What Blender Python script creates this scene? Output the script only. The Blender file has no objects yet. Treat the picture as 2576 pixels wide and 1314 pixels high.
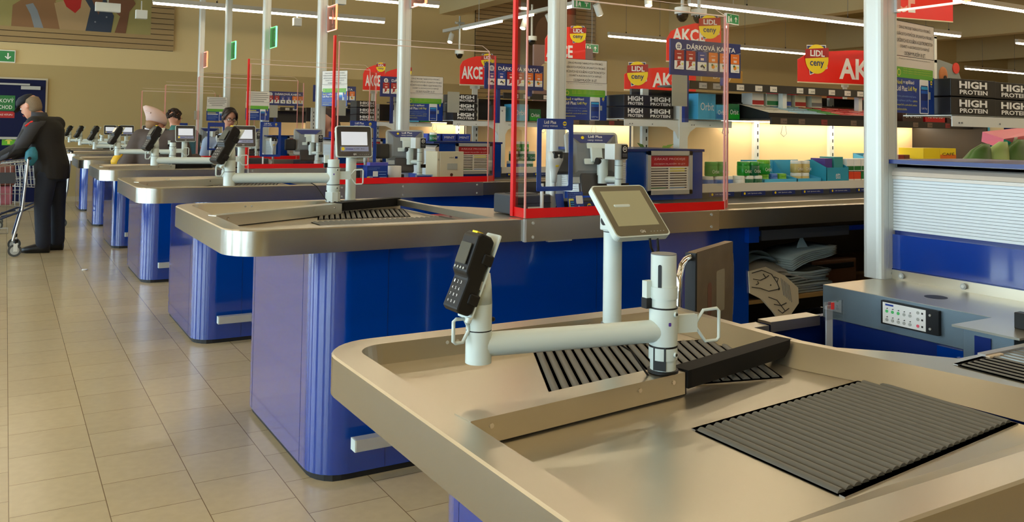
import bpy, bmesh, math, random
from mathutils import Matrix, Vector
random.seed(7)
C = bpy.context.scene.collection
sc = bpy.context.scene
PI = math.pi
S = 2.35                                   # spacing of the checkout lanes along Y
def lin(c):
    c = c / 255.0
    return c / 12.92 if c <= .04045 else ((c + .055) / 1.055) ** 2.4
def rgb(r, g, b): return (lin(r), lin(g), lin(b), 1)
# ---------------------------------------------------------------- materials
MATS = {}
def mat(name, col, rough=.5, metal=0., emit=None, es=1., spec=.5, coat=0., noise=None, bump=None):
    """noise = (scale, amount) varies the colour, bump = (scale, strength, stretch vector)"""
    if name in MATS: return MATS[name]
    m = bpy.data.materials.new(name); m.use_nodes = True
    nt = m.node_tree; b = nt.nodes['Principled BSDF']
    b.inputs['Base Color'].default_value = col
    b.inputs['Roughness'].default_value = rough
    b.inputs['Metallic'].default_value = metal
    b.inputs['Specular IOR Level'].default_value = spec
    if coat: b.inputs['Coat Weight'].default_value = coat; b.inputs['Coat Roughness'].default_value = .05
    if emit: b.inputs['Emission Color'].default_value = emit; b.inputs['Emission Strength'].default_value = es
    if noise or bump:
        tc = nt.nodes.new('ShaderNodeTexCoord')
    if noise:
        n = nt.nodes.new('ShaderNodeTexNoise'); n.inputs['Scale'].default_value = noise[0]; n.inputs['Detail'].default_value = 4
        nt.links.new(tc.outputs['Object'], n.inputs['Vector'])
        mx = nt.nodes.new('ShaderNodeMixRGB'); mx.blend_type = 'MULTIPLY'; mx.inputs['Fac'].default_value = noise[1]
        mx.inputs['Color1'].default_value = col; nt.links.new(n.outputs['Fac'], mx.inputs['Color2'])
        nt.links.new(mx.outputs['Color'], b.inputs['Base Color'])
    if bump:
        mp = nt.nodes.new('ShaderNodeMapping'); mp.inputs['Scale'].default_value = bump[2] if len(bump) > 2 else (1, 1, 1)
        nt.links.new(tc.outputs['Object'], mp.inputs['Vector'])
        n = nt.nodes.new('ShaderNodeTexNoise'); n.inputs['Scale'].default_value = bump[0]; n.inputs['Detail'].default_value = 3
        nt.links.new(mp.outputs['Vector'], n.inputs['Vector'])
        bp = nt.nodes.new('ShaderNodeBump'); bp.inputs['Strength'].default_value = bump[1]; bp.inputs['Distance'].default_value = .002
        nt.links.new(n.outputs['Fac'], bp.inputs['Height']); nt.links.new(bp.outputs['Normal'], b.inputs['Normal'])
    MATS[name] = m
    return m
def glassmat(name, col, gloss=.08, rough=.02):
    m = bpy.data.materials.new(name); m.use_nodes = True; nt = m.node_tree
    for n in list(nt.nodes): nt.nodes.remove(n)
    o = nt.nodes.new('ShaderNodeOutputMaterial'); t = nt.nodes.new('ShaderNodeBsdfTransparent'); g = nt.nodes.new('ShaderNodeBsdfGlossy')
    t.inputs['Color'].default_value = col; g.inputs['Roughness'].default_value = rough
    mx = nt.nodes.new('ShaderNodeMixShader'); lw = nt.nodes.new('ShaderNodeFresnel'); lw.inputs['IOR'].default_value = 1.45
    mu = nt.nodes.new('ShaderNodeMath'); mu.operation = 'MULTIPLY'; mu.inputs[1].default_value = gloss / .04 * .5
    nt.links.new(lw.outputs[0], mu.inputs[0]); nt.links.new(mu.outputs[0], mx.inputs[0])
    nt.links.new(t.outputs[0], mx.inputs[1]); nt.links.new(g.outputs[0], mx.inputs[2]); nt.links.new(mx.outputs[0], o.inputs[0])
    MATS[name] = m; return m
def steelmat():
    m = mat('brushed_steel', (.57, .52, .41, 1), .31, .94, bump=(60, .02, (1, 14, 14)))
    return m
STEEL = steelmat()
STEELV = mat('patterned_steel', (.46, .435, .375, 1), .24, .95, bump=(500, .015))
STEELD = mat('dull_steel', (.42, .40, .37, 1), .42, .85, bump=(40, .1))
CHROME = mat('chrome', (.8, .78, .75, 1), .08, 1)
ALU = mat('aluminium', (.60, .61, .60, 1), .38, .55)
ALUW = mat('pale_shutter', (.66, .70, .70, 1), .42, .12)
BLUE = mat('blue_panel', rgb(0, 56, 150), .12, spec=.6, coat=1.)
BLUED = mat('dark_blue_panel', rgb(6, 36, 110), .3)
WHITE = mat('white_paint', rgb(214, 224, 216), .28, spec=.5)
WHITEM = mat('white_metal', rgb(222, 224, 216), .4)
BLACK = mat('black_plastic', rgb(18, 18, 18), .45, spec=.35)
DGREY = mat('dark_grey_plastic', rgb(52, 56, 62), .5)
GREY = mat('grey_plastic', rgb(120, 122, 122), .5)
LGREY = mat('light_grey_plastic', rgb(176, 178, 172), .45)
RUB = mat('grey_rubber', rgb(98, 96, 88), .5)
RUBD = mat('black_rubber', rgb(22, 21, 20), .6)
RED = mat('red_tape', rgb(228, 10, 10), .35)
ACR = glassmat('clear_acrylic', (.988, .99, .985, 1), .024)
ACRE = mat('acrylic_edge', rgb(232, 206, 190), .2)
ACRP = mat('pink_acrylic_edge', rgb(226, 150, 140), .25)
PAPER = mat('white_paper', rgb(232, 226, 214), .6)
PAPERG = mat('grey_paper', rgb(178, 176, 160), .7)
INK = mat('black_ink', rgb(30, 28, 26), .7)
SBLUE = mat('sign_blue', rgb(14, 58, 150), .35)
SBLUED = mat('sign_dark_blue', rgb(18, 40, 110), .4)
CYAN = mat('cyan_print', rgb(50, 170, 225), .4)
SRED = mat('sign_red', rgb(238, 24, 12), .4)
SDRED = mat('sign_dark_red', rgb(170, 20, 22), .45)
YEL = mat('yellow_print', rgb(246, 216, 20), .4)
YELL = mat('pale_yellow_print', rgb(226, 222, 90), .4)
GRN = mat('green_print', rgb(98, 176, 40), .4)
GRND = mat('dark_green_print', rgb(14, 110, 50), .4)
TWHITE = mat('white_print', rgb(240, 240, 236), .45)
TLBL = mat('light_blue_print', rgb(140, 170, 220), .5)
ORANGE = mat('orange_print', rgb(236, 120, 30), .4)
BROWN = mat('brown_print', rgb(90, 50, 36), .5)
CREAM = mat('cream_box', rgb(222, 208, 172), .5)
BLKCARD = mat('black_card', rgb(30, 29, 30), .5, noise=(90, .35))
SHELFB = mat('black_shelf', rgb(38, 34, 30), .4)
LITW = mat('cream_back_panel', rgb(250, 214, 160), .5)
SKIN = mat('skin', rgb(212, 150, 120), .5)
# ---------------------------------------------------------------- mesh builder
_tc = {}
def text_geo(s, off=0.0, sh=0):
    k = (s, off, sh)
    if k in _tc: return _tc[k]
    cu = bpy.data.curves.new('t', 'FONT'); cu.body = s; cu.resolution_u = 2; cu.offset = off; cu.shear = sh
    ob = bpy.data.objects.new('t', cu); C.objects.link(ob)
    dg = bpy.context.evaluated_depsgraph_get(); dg.update()
    me = ob.evaluated_get(dg).to_mesh()
    v = [tuple(x.co) for x in me.vertices]; f = [tuple(p.vertices) for p in me.polygons]
    ob.evaluated_get(dg).to_mesh_clear()
    bpy.data.objects.remove(ob); bpy.data.curves.remove(cu)
    xs = [a[0] for a in v]; ys = [a[1] for a in v]
    x0, y0 = min(xs), min(ys); w, h = max(xs) - x0, max(ys) - y0
    r = ([((a[0] - x0) / w, (a[1] - y0) / h) for a in v], f, w / h)
    _tc[k] = r
    return r
def frame(o, r=(1, 0, 0), u=(0, 0, 1)):
    r = Vector(r).normalized(); u = Vector(u).normalized(); n = r.cross(u).normalized()
    u = n.cross(r)
    return Matrix(((r.x, u.x, n.x, o[0]), (r.y, u.y, n.y, o[1]), (r.z, u.z, n.z, o[2]), (0, 0, 0, 1)))
class MB:
    def __init__(s): s.v = []; s.f = []; s.m = []; s.s = []; s.mats = []; s.M = Matrix()
    def at(s, M=None): s.M = M if M is not None else Matrix(); return s
    def mi(s, m):
        if m not in s.mats: s.mats.append(m)
        return s.mats.index(m)
    def add(s, vs, fs, m, smooth=False):
        b = len(s.v); i = s.mi(m)
        s.v += [tuple(s.M @ Vector(p)) for p in vs]
        for f in fs: s.f.append(tuple(b + a for a in f)); s.m.append(i); s.s.append(smooth)
        return s
    def box(s, x0, x1, y0, y1, z0, z1, m):
        return s.add([(x0, y0, z0), (x1, y0, z0), (x1, y1, z0), (x0, y1, z0), (x0, y0, z1), (x1, y0, z1), (x1, y1, z1), (x0, y1, z1)],
              [(3, 2, 1, 0), (4, 5, 6, 7), (0, 1, 5, 4), (1, 2, 6, 5), (2, 3, 7, 6), (3, 0, 4, 7)], m)
    def prism(s, poly, z0, z1, m, smooth=False, side=None):
        n = len(poly)
        s.add([(p[0], p[1], z0) for p in poly] , [tuple(range(n))[::-1]], m)
        s.add([(p[0], p[1], z1) for p in poly] , [tuple(range(n))], m)
        return s.add([(p[0], p[1], z0) for p in poly] + [(p[0], p[1], z1) for p in poly], [(i, (i + 1) % n, n + (i + 1) % n, n + i) for i in range(n)], side or m, smooth)
    def plate(s, w, h, t, m, r=0, x=0, y=0, z=0):
        """slab in the frame's plane: x..x+w, y..y+h, front face at z, back at z-t"""
        poly = rrect(x, y, x + w, y + h, r) if r else [(x, y), (x + w, y), (x + w, y + h), (x, y + h)]
        return s.prism(poly, z - t, z, m)
    def cyl(s, p0, p1, r0, m, r1=None, n=16, caps=True):
        p0 = Vector(p0); p1 = Vector(p1); r1 = r0 if r1 is None else r1
        d = (p1 - p0).normalized(); a = d.orthogonal().normalized(); b = d.cross(a)
        c = [(math.cos(2 * PI * i / n), math.sin(2 * PI * i / n)) for i in range(n)]
        A = [p0 + (a * x + b * y) * r0 for x, y in c]; B = [p1 + (a * x + b * y) * r1 for x, y in c]
        s.add(A + B, [(i, (i + 1) % n, n + (i + 1) % n, n + i) for i in range(n)], m, True)
        if caps: s.add(A, [tuple(range(n))[::-1]], m); s.add(B, [tuple(range(n))], m)
        return s
    def tube(s, pts, r, m, n=8, closed=False):
        pts = [Vector(p) for p in pts]; k = len(pts); rr = r if isinstance(r, (list, tuple)) else [r] * k
        rings = []; prev = None
        for i, p in enumerate(pts):
            if closed: d = (pts[(i + 1) % k] - pts[i - 1])
            else: d = (pts[min(i + 1, k - 1)] - pts[max(i - 1, 0)])
            d.normalize()
            a = d.orthogonal().normalized() if prev is None else (prev - d * prev.dot(d)).normalized()
            prev = a; b = d.cross(a)
            rings.append([p + (a * math.cos(2 * PI * j / n) + b * math.sin(2 * PI * j / n)) * rr[i] for j in range(n)])
        V = [q for R_ in rings for q in R_]; F = []
        for i in range(k if closed else k - 1):
            i2 = (i + 1) % k
            for j in range(n): F.append((i * n + j, i * n + (j + 1) % n, i2 * n + (j + 1) % n, i2 * n + j))
        s.add(V, F, m, True)
        if not closed:
            s.add(rings[0], [tuple(range(n))[::-1]], m); s.add(rings[-1], [tuple(range(n))], m)
        return s
    def lathe(s, prof, m, c=(0, 0, 0), n=20, smooth=True):
        V = []; F = []
        for r, z in prof:
            for j in range(n): V.append((c[0] + r * math.cos(2 * PI * j / n), c[1] + r * math.sin(2 * PI * j / n), c[2] + z))
        for i in range(len(prof) - 1):
            for j in range(n): F.append((i * n + j, i * n + (j + 1) % n, (i + 1) * n + (j + 1) % n, (i + 1) * n + j))
        s.add(V, F, m, smooth)
        s.add([V[j] for j in range(n)], [tuple(range(n))[::-1]], m); s.add(V[-n:], [tuple(range(n))], m)
        return s
    def ball(s, c, r, m, n=12, k=8):
        rx, ry, rz = r if isinstance(r, (tuple, list)) else (r, r, r)
        V = [(c[0], c[1], c[2] - rz)]; F = []
        for i in range(1, k):
            a = -PI / 2 + PI * i / k
            for j in range(n): V.append((c[0] + rx * math.cos(a) * math.cos(2 * PI * j / n), c[1] + ry * math.cos(a) * math.sin(2 * PI * j / n), c[2] + rz * math.sin(a)))
        V.append((c[0], c[1], c[2] + rz)); t = len(V) - 1
        for j in range(n):
            F.append((0, 1 + (j + 1) % n, 1 + j)); F.append((t, t - n + j, t - n + (j + 1) % n))
            for i in range(k - 2): F.append((1 + i * n + j, 1 + i * n + (j + 1) % n, 1 + (i + 1) * n + (j + 1) % n, 1 + (i + 1) * n + j))
        return s.add(V, F, m, True)
    def loft(s, rings, m, closed_caps=True):
        """rings: (centre, rx, ry[, axis_r, axis_u]) ellipses; axes default to X and Y"""
        n = 16; V = []; F = []
        for R_ in rings:
            c = Vector(R_[0]); a = Vector(R_[3]) if len(R_) > 3 else Vector((1, 0, 0)); b = Vector(R_[4]) if len(R_) > 4 else Vector((0, 1, 0))
            V += [c + a * R_[1] * math.cos(2 * PI * j / n) + b * R_[2] * math.sin(2 * PI * j / n) for j in range(n)]
        for i in range(len(rings) - 1):
            for j in range(n): F.append((i * n + j, i * n + (j + 1) % n, (i + 1) * n + (j + 1) % n, (i + 1) * n + j))
        F.append(tuple(range(n))[::-1]); F.append(tuple(range(len(V) - n, len(V))))
        return s.add(V, F, m, True)
    def text(s, t, x, y, w, h, m, z=.0006, off=.0, align='l', fit=True, sh=0):
        """text in the frame's plane, box x..x+w, y..y+h; fit stretches it to the box, else keeps its proportion"""
        v, f, asp = text_geo(t, off, sh)
        if not fit:
            ww = min(w, h * asp); h = ww / asp if ww < h * asp else h
            x += 0 if align == 'l' else (w - ww) / 2 if align == 'c' else w - ww
            w = ww
        return s.add([(x + a * w, y + b * h, z) for a, b in v], f, m)
    def build(s, name, parent=None, bevel=0, label=None, seg=2):
        me = bpy.data.meshes.new(name)
        o = Vector((0, 0, 0))
        if parent is not None:
            p = parent
            while p is not None: o += p.location; p = p.parent
        me.from_pydata([tuple(Vector(q) - o) for q in s.v], [], s.f)
        for m in s.mats: me.materials.append(m)
        me.polygons.foreach_set('material_index', s.m); me.polygons.foreach_set('use_smooth', s.s)
        me.update()
        ob = bpy.data.objects.new(name, me); C.objects.link(ob)
        if parent is not None: ob.parent = parent
        if bevel:
            md = ob.modifiers.new('b', 'BEVEL'); md.width = bevel; md.segments = seg; md.limit_method = 'ANGLE'; md.angle_limit = .7
        if label: ob['label'] = label
        return ob
def rrect(x0, y0, x1, y1, r, n=5):
    P = []
    for cx, cy, a in ((x1 - r, y0 + r, -PI / 2), (x1 - r, y1 - r, 0), (x0 + r, y1 - r, PI / 2), (x0 + r, y0 + r, PI)):
        P += [(cx + r * math.cos(a + PI / 2 * i / n), cy + r * math.sin(a + PI / 2 * i / n)) for i in range(n + 1)]
    return P
def thing(name, label, cat, loc=(0, 0, 0), group=None):
    o = bpy.data.objects.new(name, None); C.objects.link(o); o.location = loc; o.empty_display_size = .1
    o['label'] = label; o['category'] = cat
    if group: o['group'] = group
    return o
def tag(o, label, cat, group=None):
    o['label'] = label; o['category'] = cat
    if group: o['group'] = group
    return o
def struct(o, kind='structure'): o['kind'] = kind; return o
def copy_tree(o, d=(0, 0, 0), label=None, parent=None, group=None, rot=0):
    c = o.copy(); C.objects.link(c)
    if parent is not None: c.parent = parent
    else:
        c.location = o.location + Vector(d); c.rotation_euler = (0, 0, rot)
        if label: c['label'] = label
        if group: c['group'] = group
    for ch in o.children: copy_tree(ch, parent=c)
    return c
ORD = {1: 'nearest', 2: 'second', 3: 'third', 4: 'fourth', 5: 'fifth', 6: 'sixth', 7: 'seventh and last'}
def lane(k): return f'the {ORD[k].split()[0] if k < 7 else "last"} checkout' if k > 1 else 'the nearest checkout'
# ---------------------------------------------------------------- camera
cam = bpy.data.cameras.new('camera'); co = bpy.data.objects.new('camera', cam); C.objects.link(co); sc.camera = co
F = 2151.64; CX, CY, W_, H_ = 1288., 245.687, 2576., 1314.
yaw, pit, rol = math.radians(30.569), math.radians(2.3438), math.radians(.86118)
fw = Vector((math.sin(yaw) * math.cos(pit), math.cos(yaw) * math.cos(pit), math.sin(pit)))
r0 = Vector((math.cos(yaw), -math.sin(yaw), 0)); u0 = r0.cross(fw)
rv = r0 * math.cos(rol) + u0 * math.sin(rol); uv = u0 * math.cos(rol) - r0 * math.sin(rol)
EYE = Vector((0, 0, 1.32))
co.matrix_world = Matrix(((rv.x, uv.x, -fw.x, 0), (rv.y, uv.y, -fw.y, 0), (rv.z, uv.z, -fw.z, EYE.z), (0, 0, 0, 1)))
cam.sensor_width = 36; cam.lens = F / W_ * 36; cam.shift_y = (CY - H_ / 2) / W_; cam.clip_start = .05; cam.clip_end = 100
def ray(u, v): return fw + rv * ((u - CX) / F) - uv * ((v - CY) / F)
def atz(u, v, z): d = ray(u, v); return EYE + d * ((z - EYE.z) / d.z)
def aty(u, v, y): d = ray(u, v); return EYE + d * (y / d.y)
def atx(u, v, x): d = ray(u, v); return EYE + d * (x / d.x)
# ---------------------------------------------------------------- setting
WY = 16.83; XL, XR, YB, ZC = -4.6, 30., -4.5, 4.7
def floor_mat():
    m = bpy.data.materials.new('floor_tiles'); m.use_nodes = True; nt = m.node_tree; b = nt.nodes['Principled BSDF']; L = nt.links.new
    g = nt.nodes.new('ShaderNodeNewGeometry'); sx = nt.nodes.new('ShaderNodeSeparateXYZ'); L(g.outputs['Position'], sx.inputs[0])
    cx = nt.nodes.new('ShaderNodeCombineXYZ')
    for a, off, o in (('Y', -3.963 + 30 * .2963, 'X'), ('X', -.0528 + 41 * .2963, 'Y')):
        ad = nt.nodes.new('ShaderNodeMath'); ad.operation = 'ADD'; ad.inputs[1].default_value = off
        L(sx.outputs[a], ad.inputs[0]); L(ad.outputs[0], cx.inputs[o])
    br = nt.nodes.new('ShaderNodeTexBrick'); L(cx.outputs[0], br.inputs['Vector'])
    br.inputs['Scale'].default_value = 1; br.inputs['Brick Width'].default_value = .2963; br.inputs['Row Height'].default_value = .2963
    br.inputs['Mortar Size'].default_value = .0016; br.inputs['Mortar Smooth'].default_value = .1; br.inputs['Bias'].default_value = 0
    br.offset = .5; br.offset_frequency = 2
    br.inputs['Color1'].default_value = rgb(208, 188, 148); br.inputs['Color2'].default_value = rgb(200, 180, 141); br.inputs['Mortar'].default_value = rgb(128, 104, 72)
    n = nt.nodes.new('ShaderNodeTexNoise'); n.inputs['Scale'].default_value = 25; n.inputs['Detail'].default_value = 5; L(g.outputs['Position'], n.inputs['Vector'])
    mx = nt.nodes.new('ShaderNodeMixRGB'); mx.blend_type = 'MULTIPLY'; mx.inputs[0].default_value = .16
    L(br.outputs['Color'], mx.inputs[1]); L(n.outputs['Fac'], mx.inputs[2]); L(mx.outputs[0], b.inputs['Base Color'])
    b.inputs['Roughness'].default_value = .22; b.inputs['Specular IOR Level'].default_value = .5
    bp = nt.nodes.new('ShaderNodeBump'); bp.inputs['Strength'].default_value = .25; bp.inputs['Distance'].default_value = .002; bp.invert = True
    L(br.outputs['Fac'], bp.inputs['Height']); L(bp.outputs[0], b.inputs['Normal'])
    return m
def wall_mat():
    m = bpy.data.materials.new('wall_paint'); m.use_nodes = True; nt = m.node_tree; b = nt.nodes['Principled BSDF']; L = nt.links.new
    g = nt.nodes.new('ShaderNodeNewGeometry'); sx = nt.nodes.new('ShaderNodeSeparateXYZ'); L(g.outputs['Position'], sx.inputs[0])
    gt = nt.nodes.new('ShaderNodeMath'); gt.operation = 'GREATER_THAN'; gt.inputs[1].default_value = 2.37; L(sx.outputs['Z'], gt.inputs[0])
    mx = nt.nodes.new('ShaderNodeMixRGB'); L(gt.outputs[0], mx.inputs[0]); mx.inputs[1].default_value = rgb(176, 155, 104); mx.inputs[2].default_value = rgb(212, 190, 138)
    L(mx.outputs[0], b.inputs['Base Color']); b.inputs['Roughness'].default_value = .75
    return m
m = MB(); m.box(XL, XR, YB, WY + .3, -.1, 0, floor_mat()); struct(m.build('floor'))
WALL = wall_mat()
m = MB(); m.box(XL - .2, XR, WY, WY + .2, 0, ZC, WALL); struct(m.build('wall_back'))
m = MB(); m.box(XL - .2, XR, YB - .2, YB, 0, ZC, WALL); struct(m.build('wall_front'))
m = MB(); m.box(XR, XR + .2, YB, WY, 0, ZC, WALL); struct(m.build('wall_right'))
CEIL = mat('ceiling_paint', rgb(176, 156, 108), .8)
m = MB(); m.box(XL - .2, XR + .2, YB - .2, WY + .2, ZC, ZC + .1, CEIL); struct(m.build('ceiling'))
bx = [1.0, 8.07, 14.6, 20.6, 27.]
m = MB(); BEAM = mat('beam_paint', rgb(206, 186, 138), .8)
for i, x in enumerate(bx):
    b = MB(); b.box(x, x + .35, YB, WY, 3.88, ZC, BEAM); struct(b.build(f'trim_{i + 1}'))
m = MB(); m.box(XL, XR, WY - .012, WY, 0, .09, mat('skirting_tile', rgb(190, 172, 136), .4)); struct(m.build('baseboard_back'))
# window wall on the left of the lanes
FRM = mat('window_frame_metal', rgb(70, 74, 78), .4)
PANE = glassmat('window_glass', (.93, .97, .96, 1), .05)
m = MB()
m.box(XL - .2, XL, YB, WY, 3.1, ZC, WALL); m.box(XL - .2, XL, YB, WY, 0, .12, WALL)
ys = [-4.5, -2.0, 1.0, 4.0, 7.0, 10.0, 13.0, WY]
for i, y in enumerate(ys):
    w = .35 if 0 < i < len(ys) - 1 else .25
    m.box(XL - .2, XL, max(YB, y - w), min(WY, y + w), .12, 3.1, WALL)
struct(m.build('wall_left'))
for i in range(len(ys) - 1):
    a, b_ = ys[i] + .35, ys[i + 1] - .35
    if i == 0: a = YB + .25
    if i == len(ys) - 2: b_ = WY - .25
    w = MB()
    for q in (a, (a + b_) / 2 - .03, b_ - .06): w.box(XL - .16, XL - .06, q, q + .06, .12, 3.1, FRM)
    for z in (.12, 2.1, 3.04): w.box(XL - .16, XL - .06, a, b_, z, z + .06, FRM)
    o = struct(w.build(f'window_{i + 1}'))
    g = MB(); g.box(XL - .115, XL - .105, a + .02, b_ - .02, .14, 3.08, PANE); g.build('pane', o)
# door in the back wall, partly outside the frame on the left
d = MB(); DN = mat('door_paint', rgb(10, 20, 60), .6, spec=.2)
d.box(-1.9, .60, WY - .03, WY, 0, 2.13, mat('door_casing', rgb(196, 186, 160), .5)); d.box(-1.87, .57, WY - .045, WY - .02, .01, 2.10, DN)
d.box(-.66, -.64, WY - .048, WY - .02, .01, 2.10, BLACK)
d = struct(d.build('door_1'))
p = MB(); p.box(-.5, .33, WY - .075, WY - .045, 2.0, 2.03, LGREY); p.build('door_closer', d)
p = MB(); p.box(.2, .49, WY - .1, WY - .045, 1.93, 1.99, LGREY); p.build('closer_box', d)
p = MB(); p.box(-.62, .5, WY - .09, WY - .06, 1.08, 1.12, LGREY); p.box(-.6, -.56, WY - .09, WY - .045, 1.06, 1.14, LGREY); p.box(.44, .48, WY - .09, WY - .045, 1.06, 1.14, LGREY); p.build('push_bar', d)
p = MB().at(frame((-.26, WY - .048, 1.56))); p.plate(.38, .26, .004, GRND)
p.text('ÚNIKOVÝ', .02, .14, .34, .08, TWHITE); p.text('VÝCHOD', .06, .03, .28, .08, TWHITE); p.build('escape_sign', d)
p = MB().at(frame((-.26, WY - .048, 1.44))); p.plate(.38, .11, .004, SDRED); p.text('ZÁKAZ VSTUPU', .1, .04, .25, .035, TWHITE); p.cyl((.05, .055, 0), (.05, .055, .002), .03, TWHITE); p.build('warning_sign', d)
p = MB().at(frame((-.05, WY - .048, .98))); p.plate(.2, .14, .004, GRN); p.add([(.1, .12, .001), (.04, .07, .001), (.16, .07, .001), (.08, .07, .001), (.08, .02, .001), (.12, .02, .001), (.12, .07, .001)], [(0, 1, 2), (3, 4, 5, 6)], YELL); p.build('arrow_sign', d)
# slatted panels with murals
SLAT = mat('slat_wood', rgb(160, 134, 90), .6); SLATG = mat('slat_gap', rgb(60, 46, 30), .8)
def slat_panel(x0, x1, z0, z1, name, label, mur):
    t = thing(name, label, 'wall panel', ((x0 + x1) / 2, WY - .03, z0))
    m = MB(); m.box(x0, x1, WY - .03, WY - .001, z0, z1, SLATG)
    z = z0
    while z < z1 - .01:
        m.box(x0, x1, WY - .055, WY - .025, z + .006, min(z + .092, z1), SLAT); z += .098
    m.build('slats', t)
    return t
t1 = slat_panel(-2.6, 2.62, 2.73, 4.6, 'slat_panel', 'wood slat panel around the fruit picture high on the left back wall', 0)
MUR = [rgb(150, 140, 84), rgb(136, 98, 62), rgb(172, 22, 16), rgb(38, 52, 72), rgb(168, 140, 100), rgb(130, 136, 142), rgb(112, 72, 46)]
MM = [mat(f'mural_ink_{i}', c, .6) for i, c in enumerate(MUR)]
def poly(m, pts, mt, z): m.add([(a, b, z) for a, b in pts], [tuple(range(len(pts)))], mt)
def curve(cx, cy, rx, ry, a0=0, a1=2 * PI, n=18): return [(cx + rx * math.cos(a0 + (a1 - a0) * i / n), cy + ry * math.sin(a0 + (a1 - a0) * i / n)) for i in range(n + 1)]
m = MB().at(frame((-2.2, WY - .057, 3.0))); Wd = 4.42
m.plate(Wd, 1.5, .02, MM[0]); X0 = 2.2
poly(m, [(X0 + .02, .001), (X0 + .75, .001), (X0 + .7, .45), (X0 + .5, .6), (X0 + .2, .5), (X0 + .03, .36)], MM[1], .001)
poly(m, [(X0 + .36, .001), (X0 + .5, .001), (X0 + .4, .3), (X0 + .33, .42), (X0 + .22, .38), (X0 + .3, .22)], MM[5], .002)
poly(m, curve(X0 + .55, .75, .22, .32), MM[1], .002)
poly(m, [(X0 + .75, .001), (X0 + 1.15, .001), (X0 + 1.22, .3), (X0 + 1.2, .62), (X0 + 1.02, .7), (X0 + .8, .5), (X0 + .65, .45)], MM[4], .003)
poly(m, [(X0 + .98 + a, .3 + b) for a, b in ((-.0, .0), (.08, .1), (.1, .3), (.07, .45), (-.08, .5), (-.2, .42), (-.22, .28), (-.14, .1))], MM[2], .004)
poly(m, [(X0 + 1.15, .001), (X0 + 1.56, .001), (X0 + 1.6, .3), (X0 + 1.45, .6), (X0 + 1.2, .75), (X0 + 1.1, .6), (X0 + 1.22, .4)], MM[3], .005)
poly(m, [(X0 + 1.62, .001), (X0 + 1.8, .001), (X0 + 1.85, .4), (X0 + 1.95, .55), (X0 + 1.85, .75), (X0 + 1.5, .7), (X0 + 1.48, .5), (X0 + 1.7, .3)], MM[6], .006)
poly(m, [(X0 + 1.35, .3), (X0 + 1.42, .6), (X0 + 1.3, .8), (X0 + 1.22, .6)], MM[6], .0065)
for q in ((1.3, .17), (1.48, .27)): m.cyl((X0 + q[0], q[1], .006), (X0 + q[0], q[1], .009), .015, MM[5], n=8)
m.build('mural', t1)
t2 = slat_panel(8.95, 12.25, 2.1, 4.6, 'slat_panel', 'wood slat panel with brown mural behind the red edged screen tape', 1)
m = MB().at(frame((9.9, WY - .057, 2.25))); m.plate(1.75, 2.3, .02, mat('mural_dark', rgb(92, 66, 46), .6))
MF = mat('mural_flesh', rgb(128, 92, 66), .6); MS = mat('mural_shell', rgb(170, 150, 120), .6); ML = mat('mural_line', rgb(96, 76, 58), .6); MGN = mat('mural_grey', rgb(120, 116, 92), .6)
poly(m, [(.0, .0), (.9, .0), (.85, .3), (.6, .5), (.15, .45)], MS, .001)
for i in range(9):
    a = .25 + i * .3
    m.add([(.45, .02, .002), (.45 + .42 * math.cos(a), .02 + .42 * math.sin(a), .002), (.46 + .42 * math.cos(a + .06), .02 + .42 * math.sin(a + .06), .002)], [(0, 1, 2)], ML)
poly(m, curve(.9, 1.35, .3, .45), MF, .002); poly(m, [(1.1, .9), (1.75, .8), (1.75, 1.9), (1.25, 1.9)], MGN, .0015); poly(m, curve(1.45, 1.25, .25, .1), MF, .003)
m.build('mural', t2)
# exit signs
def exit_sign(o, label, arrow, w=.42, tilt=0, wire=True):
    t = thing('exit_sign', label, 'exit sign', o)
    f = frame(o, (math.cos(tilt), math.sin(tilt), 0))
    m = MB().at(f); m.plate(w, w * .5, .05, TWHITE); m.build('housing', t)
    m = MB().at(f); m.plate(w * .94, w * .43, .002, mat('exit_green', rgb(10, 96, 46), .4, emit=rgb(10, 110, 50), es=.5), x=w * .03, y=w * .035, z=.002)
    a, s = (w * .74, w * .25), w * .13
    m.at(f @ Matrix.Translation((a[0], a[1], .004)) @ Matrix.Rotation({'u': 0, 'd': PI}[arrow], 4, 'Z'))
    m.add([(0, s, 0), (-s * .9, .1 * s, 0), (-s * .55, -.05 * s, 0), (-s * .2, .45 * s, 0), (-s * .2, -s, 0), (s * .2, -s, 0), (s * .2, .45 * s, 0), (s * .55, -.05 * s, 0), (s * .9, .1 * s, 0)], [(0, 1, 2, 3), (3, 4, 5, 6), (0, 6, 7, 8), (0, 3, 6)], TWHITE)
    m.at(f); x = w * .1
    m.add([(x + a_, b_, .004) for a_, b_ in ((0, .06 * w), (.14 * w, .06 * w), (.14 * w, .42 * w), (0, .42 * w), (.16 * w, .06 * w), (.3 * w, .06 * w), (.22 * w, .18 * w), (.3 * w, .26 * w), (.24 * w, .34 * w), (.17 * w, .24 * w))], [(4, 6, 9), (6, 5, 7, 9), (9, 7, 8)], TWHITE)
    m.plate(.11 * w, .3 * w, .001, TWHITE, x=x, y=.07 * w, z=.004)
    m.cyl((x + .22 * w, .39 * w, .003), (x + .22 * w, .39 * w, .005), .035 * w, TWHITE, n=10)
    m.build('pictogram', t)
    if wire:
        m = MB(); m.tube([(o[0] + w / 2, o[1] + .03, o[2] + w * .5), (o[0] + w / 2, o[1] + .03, ZC)], .006, LGREY, 6); m.build('suspension_rod', t)
exit_sign((-.32, WY - .03, 2.38), 'green exit sign with a running figure above the dark blue door', 'd', .42, wire=False)
exit_sign((9.88, 10., 3.12), 'green exit sign hanging below the long light strip at upper right', 'u', .34, .2)
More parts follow.
